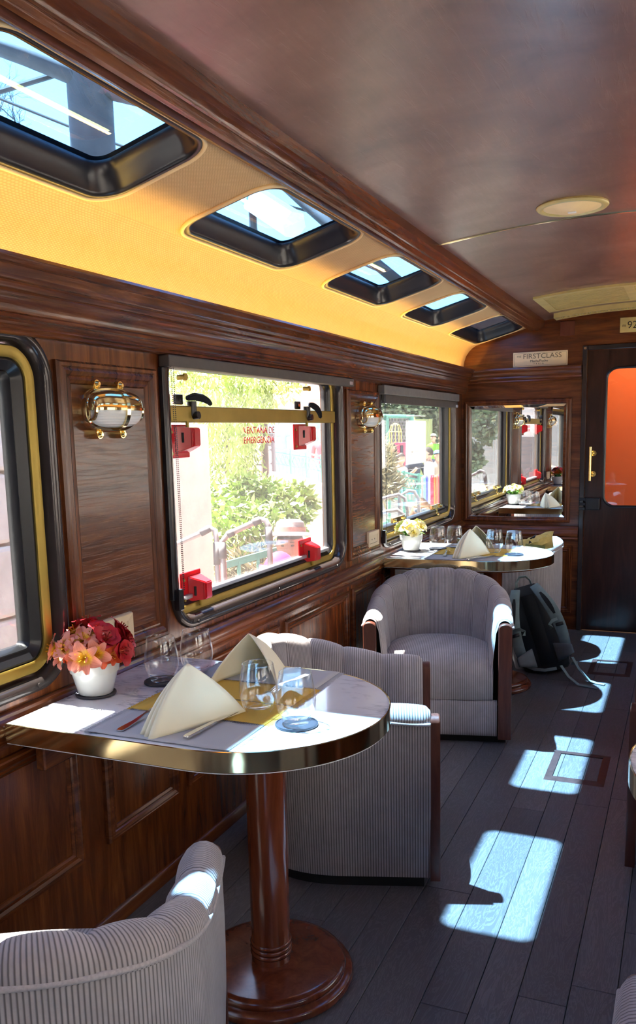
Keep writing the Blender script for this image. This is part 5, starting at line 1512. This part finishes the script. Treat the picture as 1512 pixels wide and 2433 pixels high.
    for j in range(0, 10):
        b = PI/2-(PI*0.60)*j/9; row = []
        for i in range(24):
            a = 2*PI*i/24; cut = b
            if math.cos(a) > 0.25: cut = max(b, 0.35+0.5*0)
            x = math.cos(cut)*math.sin(a)*0.084; y = math.cos(cut)*math.cos(a)*0.104; z = math.sin(cut)*0.127
            row.append(hc+Vector((x, y-0.004, z+0.004))*H)
        P_.append(row)
    grid(bm, P_, close_j=True)
    if long_hair:
        for s in (-1, 1):
            tube(bm, [hc+Vector((0.060*s, -0.02, 0.06))*H, hc+Vector((0.088*s, 0.0, -0.05))*H, hc+Vector((0.10*s, 0.02, -0.16))*H, hc+Vector((0.09*s, 0.05, -0.30))*H], [0.03*H, 0.036*H, 0.034*H, 0.015*H], 8)
        tube(bm, [hc+Vector((0, -0.07, 0.06))*H, hc+Vector((0, -0.10, -0.1))*H, hc+Vector((0, -0.10, -0.28))*H], [0.06*H, 0.07*H, 0.05*H], 10)
    obj('hair', bm, hm, t, True)
    if detail:
        for s in (-1, 1):
            if not shades:
                bm = NB(); ball(bm, hc+Vector((0.029*s, 0.0835, 0.008))*H, 0.0095*H, 10, 6, (1.3, 0.7, 0.6)); obj('eye', bm, cm((0.05, 0.03, 0.02), 0.2), t, True)
            bm = NB(); ball(bm, hc+Vector((0.029*s, 0.088, 0.030))*H, 0.010*H, 10, 6, (1.6, 0.5, 0.25)); obj('eyebrow', bm, hm, t, True)
        bm = NB(); ball(bm, hc+Vector((0, 0.0905, -0.052))*H, 0.010*H, 12, 6, (2.1, 0.55, 0.5)); obj('mouth', bm, cm((0.45, 0.16, 0.14), 0.5), t, True)
    if shades:
        bm = NB()
        for s in (-1, 1): ball(bm, hc+Vector((0.034*s, 0.092, 0.010))*H, 0.028*H, 12, 8, (1.1, 0.3, 0.85))
        tube(bm, [hc+Vector((-0.082, 0.01, 0.012))*H, hc+Vector((-0.05, 0.092, 0.016))*H, hc+Vector((0.05, 0.092, 0.016))*H, hc+Vector((0.082, 0.01, 0.012))*H], 0.003*H, 6)
        obj('sunglasses', bm, cm((0.25, 0.32, 0.42), 0.1), t, True)
    if hat is not None:
        kind_, hcol = hat
        bm = NB()
        if kind_ == 'brim': lathe(bm, [(0.0, 0.135), (0.06, 0.132), (0.085, 0.115), (0.094, 0.06), (0.097, 0.048), (0.175, 0.030), (0.178, 0.034), (0.10, 0.056)], 32, (0, 0, 0), caps=False)
        else:
            lathe(bm, [(0.0, 0.122), (0.06, 0.112), (0.09, 0.075), (0.096, 0.035)], 24, caps=False); box(bm, -0.06, 0.06, 0.06, 0.165, 0.034, 0.042, 0.003)
        bmesh.ops.transform(bm, matrix=Matrix.Translation(hc+Vector((0, -0.012, 0.024*H))) @ Matrix.Rotation(0.12, 4, 'X') @ Matrix.Scale(H, 4), verts=bm.verts); o = obj('hat', bm, cm(hcol), t, True, 40)
        if hatcol2:
            bm = NB(); lathe(bm, [(0.0985, 0.052), (0.097, 0.085)], 32, caps=False); bmesh.ops.transform(bm, matrix=Matrix.Translation(hc+Vector((0, -0.012, 0.024*H))) @ Matrix.Rotation(0.12, 4, 'X') @ Matrix.Scale(H, 4), verts=bm.verts); obj('hat_band', bm, cm(hatcol2), o, True)
    return t
def stand(px, py, dep, frac=0.93):
    """feet position and height for a person whose head top is seen at (px,py)"""
    p = at(px, py, dep); return (p.x, p.y, GZ), p.z-GZ
WK = (0.05, 0.035, 0.03)
f_, h_ = stand(690, 1243, 5.3)
person('woman in a pale brimmed hat and grey shirt close outside the emergency window', f_, R_(-165), h_*0.99, (0.30, 0.30, 0.34), (0.1, 0.1, 0.14), WK, ('brim', (0.36, 0.33, 0.32)), hatcol2=(0.30, 0.13, 0.11), detail=True, skin=(0.52, 0.30, 0.22))
f_, h_ = stand(655, 1318, 4.5)
person('person with bright pink hair, back turned, just above the sill of the emergency window', f_, R_(-20), h_, (0.40, 0.01, 0.09), (0.2, 0.2, 0.3), (0.42, 0.006, 0.09), long_hair=True)
f_, h_ = (lambda p: ((p.x, p.y, p.z-1.62), 1.62))(at(765, 1018, 17))
person('person in a red top behind the lattice fence outside the emergency window', f_, R_(180), h_, (0.65, 0.06, 0.08), (0.2, 0.2, 0.25), WK)
f_, h_ = stand(1003, 1186, 8.4)
person('woman with long brown hair and sunglasses close outside the window beside the mirror', f_, R_(-170), h_, (0.10, 0.09, 0.10), (0.1, 0.1, 0.12), (0.22, 0.11, 0.06), long_hair=True, shades=True, detail=True)
def pz(px, py, dep, hgt): p = at(px, py, dep); return (p.x, p.y, p.z-hgt), hgt
f_, h_ = pz(1021, 1063, 17, 1.78); person('man in a white T-shirt seen from the side, past the green fence', f_, R_(110), h_, (0.78, 0.78, 0.78), (0.25, 0.25, 0.28), WK)
f_, h_ = pz(1040, 1072, 19.5, 1.70); person('person in tan clothes and a blue cap next to the man in white', f_, R_(200), h_, (0.42, 0.33, 0.24), (0.3, 0.25, 0.2), WK, ('cap', (0.15, 0.35, 0.65)))
f_, h_ = pz(934, 1054, 18, 1.66); person('woman with dark hair in a dark jacket left of the red kiosk', f_, R_(170), h_, (0.06, 0.06, 0.08), (0.1, 0.1, 0.2), WK, long_hair=True)
f_, h_ = pz(951, 1077, 17, 1.62); person('woman in a beige top turned sideways below the red kiosk', f_, R_(250), h_, (0.55, 0.45, 0.42), (0.3, 0.3, 0.35), WK)
f_, h_ = pz(985, 1066, 18.6, 1.70); person('person in a black jacket with a red hat, bending beside the man in white', f_, R_(230), h_, (0.04, 0.05, 0.07), (0.05, 0.05, 0.08), WK, ('brim', (0.75, 0.10, 0.06)), arms='up')
f_, h_ = pz(979, 1127, 14.6, 1.50); person('person in a blue top behind the lower lattice fence', f_, R_(190), h_, (0.05, 0.28, 0.62), (0.05, 0.2, 0.45), WK, arms='fold')
f_, h_ = pz(1031, 1032, 26, 1.72); person('man in a lime green vest, the whole one before the dark hedge', f_, R_(180), h_, (0.18, 0.50, 0.04), (0.1, 0.1, 0.15), WK, ('cap', (0.4, 0.4, 0.3)))
f_, h_ = pz(1049, 1033, 28, 1.72); person('man in a lime green vest half hidden by the window frame', f_, R_(180), h_, (0.18, 0.50, 0.04), (0.1, 0.1, 0.15), WK)
person('man in a white shirt standing on the platform behind the viewer, seen in the mirror', (-1.0, -1.7, GZ), R_(60), 1.74, (0.75, 0.75, 0.76), (0.2, 0.2, 0.25), WK)
person('person in a straw hat standing on the platform behind the viewer, seen in the mirror', (-0.75, -3.1, GZ), R_(90), 1.72, (0.2, 0.25, 0.35), (0.15, 0.15, 0.2), WK, ('brim', (0.72, 0.62, 0.42)))

# ---- beyond the window beside the mirror
t = empty('hedge', label='dark green hedge and trees along the top of the window beside the mirror', cat='hedge')
leaves('foliage', t, M_fol3, 12000, multi([blob(at(920+k*24, 955+8*(k % 2), 30), 1.0, (1, 1, 0.9)) for k in range(7)]), 0.15, 6)
leaves('foliage', t, M_fol3, 6000, multi([blob(at(1010+k*22, 1010+10*k, 31), 0.9) for k in range(3)]), 0.15, 7)
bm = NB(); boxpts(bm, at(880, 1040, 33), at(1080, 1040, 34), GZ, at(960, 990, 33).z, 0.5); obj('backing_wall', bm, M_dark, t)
t = empty('mesh_shelter', label='green post and beam shelter with wire mesh beside the yellow cage', cat='shelter')
p, q = at(890, 988, 22), at(980, 990, 22)
for pp in (at(978, 985, 22), at(918, 988, 22)):
    bm = NB(); cyl(bm, (pp.x, pp.y, GZ), pp, 0.07, 10); obj('post', bm, M_green, t)
bm = NB(); tube(bm, [p, q], 0.05, 8); obj('beam', bm, M_green, t)
bm = NB()
for k in range(26):
    a = p.lerp(q, k/25); b = p.lerp(q, min(1, k/25+0.25)); c = p.lerp(q, max(0, k/25-0.25)); tube(bm, [a, b-Vector((0, 0, 1.1))], 0.007, 4); tube(bm, [a, c-Vector((0, 0, 1.1))], 0.007, 4)
obj('wire_mesh', bm, M_pole, t, kind='stuff')
bm = NB(); c = at(976, 1022, 21.8); box(bm, -0.12, 0.12, -0.02, 0.02, -0.16, 0.16, 0.01, mtx=Matrix.Translation(c)); o = obj('notice', bm, simple('pink_notice', (0.75, 0.45, 0.42), 0.6), t)
t = empty('bird_cage', label='tall yellow wire cage on legs left of the red kiosk', cat='cage')
M_cage = simple('yellow_wire', (0.75, 0.58, 0.16), 0.5); c = at(940, 1060, 21); zt = at(940, 1006, 21).z; r = 0.15
for k in range(10):
    a = 2*PI*k/10; u = Vector((math.cos(a)*r, math.sin(a)*r, 0)); bm = NB()
    tube(bm, [Vector((c.x, c.y, c.z-0.55))+u, Vector((c.x, c.y, zt-0.20))+u, Vector((c.x, c.y, zt-0.05))+u*0.7, Vector((c.x, c.y, zt))+u*0.2], 0.012, 5); obj('cage_bar', bm, M_cage, t)
for z in (c.z-0.5, c.z-0.15, c.z+0.05, zt-0.20):
    bm = NB(); tube(bm, [Vector((c.x+r*math.cos(2*PI*k/16), c.y+r*math.sin(2*PI*k/16), z)) for k in range(16)], 0.012, 5, closed=True); obj('cage_hoop', bm, M_cage, t)
bm = NB(); cyl(bm, (c.x, c.y, GZ), (c.x, c.y, c.z-0.5), 0.03, 8); obj('leg', bm, M_cage, t)
t = empty('kiosk', label='red box kiosk with a dark opening between cage and green post', cat='kiosk')
p, q = at(950, 1052, 20), at(975, 1051, 20.3); bm = NB(); mk, lk = boxpts(bm, p, q, GZ, p.z, 0.25); obj('case', bm, simple('kiosk_red', (0.62, 0.05, 0.10), 0.5), t)
bm = NB(); box(bm, 0.02, 0.12, -0.02, 0.01, p.z-0.28, p.z-0.06, mtx=mk); obj('opening', bm, M_dark, t)
t = empty('notice_board', label='pale yellow green board behind the people in lime vests', cat='board')
p, q = at(985, 996, 27), at(1028, 996, 27.5); bm = NB(); mk, lk = boxpts(bm, p, q, GZ, p.z, 0.1); obj('panel', bm, simple('pale_green_board', (0.26, 0.29, 0.11), 0.8, var=0.15, vs=2), t)
bm = NB(); box(bm, -0.06, 0.0, -0.04, 0.1, GZ, p.z+0.05, mtx=mk); obj('post', bm, M_cage, t)
iron_fence('green lattice fence before the blue clothes outside the window beside the mirror', at(925, 1116, 13), at(1030, 1136, 13.4), 0.42, 3, 'green iron fences')
iron_fence('low green railing behind the silver loops outside the window beside the mirror', at(890, 1252, 8.6), at(985, 1216, 9.2), 0.35, 3, 'green iron fences', False)
for k, (pts, lab) in enumerate(([[(870, 1196, 7.4), (925, 1180, 7.4), (948, 1175, 7.4), (962, 1184, 7.4), (969, 1210, 7.4), (972, 1300, 7.4)], 'silver bent pipe loop outside the window beside the mirror, the higher one'], [[(880, 1225, 7.0), (920, 1215, 7.0), (945, 1212, 7.0), (958, 1222, 7.0), (964, 1245, 7.0), (967, 1310, 7.0)], 'silver bent pipe loop outside the window beside the mirror, the lower one'], [[(950, 1178, 8.0), (972, 1166, 8.0), (985, 1168, 8.0), (995, 1185, 8.0), (998, 1260, 8.0)], 'silver bent pipe loop outside the window beside the mirror, by the brown hair'])):
    P_ = [at(*p) for p in pts]; P_ = [Vector((P_[0].x, P_[0].y, GZ))]+P_+[Vector((P_[-1].x, P_[-1].y, GZ))]
    bm = NB(); tube(bm, P_, 0.017, 10); tag(obj('pipe_loop', bm, M_pole, smooth=True), lab, 'handrail', 'silver pipe loops')
t = empty('textile_stand', label='stand hung with red, orange and blue scarves outside the window beside the mirror', cat='stand')
p, q = at(1004, 1134, 11.5), at(1062, 1130, 12.0)
bm = NB(); tube(bm, [p, q], 0.015, 8); obj('bar', bm, M_pole, t)
for e in (p, q):
    bm = NB(); cyl(bm, (e.x, e.y, GZ), e, 0.015, 8); obj('post', bm, M_pole, t)
SC = [(0.25, 0.55, 0.70), (0.12, 0.14, 0.55), (0.60, 0.62, 0.80), (0.70, 0.04, 0.10), (0.55, 0.03, 0.08), (0.85, 0.30, 0.06), (0.75, 0.20, 0.10), (0.72, 0.08, 0.16), (0.10, 0.35, 0.42), (0.70, 0.10, 0.30), (0.65, 0.5, 0.6), (0.6, 0.1, 0.15)]
for k, c in enumerate(SC):
    a = p.lerp(q, (k+0.3)/len(SC)); b = p.lerp(q, (k+1.1)/len(SC)); L = 0.52+0.06*math.sin(k*2.1)
    bm = NB(); rows = []
    for i in range(7):
        f = i/6; rows.append([a.lerp(b, g)+Vector((0.02*math.sin(6*g+k), 0, 0.02-L*f)) for g in (0, 0.33, 0.66, 1)])
    grid(bm, rows); o = obj('scarf', bm, cm(c), t, True); md = o.modifiers.new('thickness', 'SOLIDIFY'); md.thickness = 0.012
bush('dry pale grass clump left of the lower lattice fence, by the window edge', [blob(at(908, 1120, 12), 0.22, (0.6, 0.7, 1.7)), blob(at(915, 1160, 12), 0.20)], 2200, 0.20, M_dry, 12, 'grass_clump', 0.05, -0.9)
bm = NB(); boxpts(bm, at(890, 1185, 13.6), at(1010, 1185, 13.8), GZ, at(950, 1178, 13.6).z, 0.12); tag(obj('fence_wall', bm, M_white), 'low white wall carrying the lattice fence outside the window beside the mirror', 'wall')

# ---- over the skylights: wooden post with beams, lamp, wires, bare twigs
t = empty('timber_post', label='tall dark timber post with crossing beams seen through the nearest skylight', cat='post')
c = at(220, 330, 6.2)
bm = NB(); cyl(bm, (c.x, c.y, GZ), (c.x, c.y, 5.0), 0.16, 18); obj('post_shaft', bm, M_bark, t, True, 40)
bm = NB(); tube(bm, [at(-160, 55, 6.0), at(60, 135, 6.0), at(255, 215, 6.1), at(420, 255, 6.4)], 0.06, 8); obj('beam', bm, M_bark, t, True)
bm = NB(); tube(bm, [at(-60, 235, 6.1), at(130, 178, 6.1)], 0.02, 6); obj('brace', bm, M_bark, t)
bm = NB(); box(bm, -0.05, 0.05, -0.18, 0.18, -0.10, 0.30, mtx=Matrix.Translation(c+Vector((0.17, -0.05, 0.75)))); obj('metal_cap', bm, M_alu, t)
t = empty('lamp_post', label='long grey lamp housing on an arm seen through the second skylight', cat='lamp')
a, b = at(600, 470, 8.5), at(700, 535, 8.0)
bm = NB(); tube(bm, [a, b], 0.13, 6); obj('housing', bm, M_alu, t)
bm = NB(); ball(bm, a, 0.12); obj('lamp_glass', bm, M_white, t, True)
bm = NB(); tube(bm, [at(600, 490, 8.6), at(602, 540, 8.6), at(615, 620, 8.6), Vector((at(615, 620, 8.6).x, at(615, 620, 8.6).y, GZ))], 0.04, 8); obj('arm', bm, M_bark, t)
bm = NB(); tube(bm, [at(610, 380, 9), at(720, 480, 8.6), at(800, 550, 8.3), at(960, 680, 8)], 0.055, 8); tag(obj('diagonal_beam', bm, M_bark, smooth=True), 'dark diagonal beam crossing the second skylight', 'beam')
for k, (a, b, lab) in enumerate((((-50, 215, 7), (420, 395, 7.5), 'thin dark wire below the timber beam in the nearest skylight'), ((420, 400, 8), (870, 545, 9), 'thin dark wire crossing the second skylight'), ((800, 600, 9), (1020, 690, 9.5), 'thin dark wire crossing the third skylight'))):
    bm = NB(); tube(bm, [at(*a), at((a[0]+b[0])/2, (a[1]+b[1])/2+4, (a[2]+b[2])/2), at(*b)], 0.012, 5); tag(obj('overhead_wire', bm, M_bark), lab, 'wire')
t = empty('bare_tree', label='bare reddish twigs at the left of the nearest skylight', cat='tree')
rn = random.Random(21); bm = NB(); b0 = at(20, 520, 8.5)
tube(bm, [Vector((b0.x, b0.y, GZ)), b0], [0.12, 0.06], 6); obj('trunk', bm, M_bark, t, True); bm = NB()
def twig(bm, p, d, L, r, n):
    q = p+d*L; tube(bm, [p, (p+q)/2+Vector((rn.gauss(0, .03), rn.gauss(0, .03), rn.gauss(0, .03)))*L*2, q], [r, r*0.8, r*0.6], 4)
    if n > 0:
        for _ in range(3): twig(bm, p.lerp(q, rn.uniform(0.45, 1.0)), (d+Vector((rn.gauss(0, .5), rn.gauss(0, .5), rn.gauss(0.1, .4)))).normalized(), L*rn.uniform(0.6, 0.85), r*0.6, n-1)
for px in (-60, -10, 40): twig(bm, at(px, 430, 8.5), (at(px+rn.uniform(-20, 30), 250, 8.5)-at(px, 430, 8.5)).normalized(), 0.45, 0.016, 5)
obj('twigs', bm, M_bark, t, kind='stuff')

# ---- seen only in the mirror: pale building with vine behind the viewer
t = empty('pale_building', label='pale building with a dark doorway, seen in the mirror', cat='building')
bm = NB(); box(bm, -9, -0.9, -10.5, -10.0, GZ, 4.5); obj('building_wall', bm, M_white, t)
bm = NB(); box(bm, -2.6, -1.9, -10.0, -9.97, GZ, 1.2); obj('doorway', bm, M_dark, t)
t = empty('climbing_vine', label='grey green vine hanging on the pale building, seen in the mirror', cat='vine')
leaves('foliage', t, M_fol3, 3000, multi([blob((-3.4, -9.3, 2.6), 0.8, (1, 0.2, 1)), blob((-3.2, -9.3, 1.6), 0.5, (0.8, 0.3, 1.2)), blob((-3.5, -9.3, 0.7), 0.35, (0.8, 0.3, 1.2)), blob((-4.6, -9.3, 3.0), 1.0, (1.2, 0.2, 0.7))]), 0.14, 14)
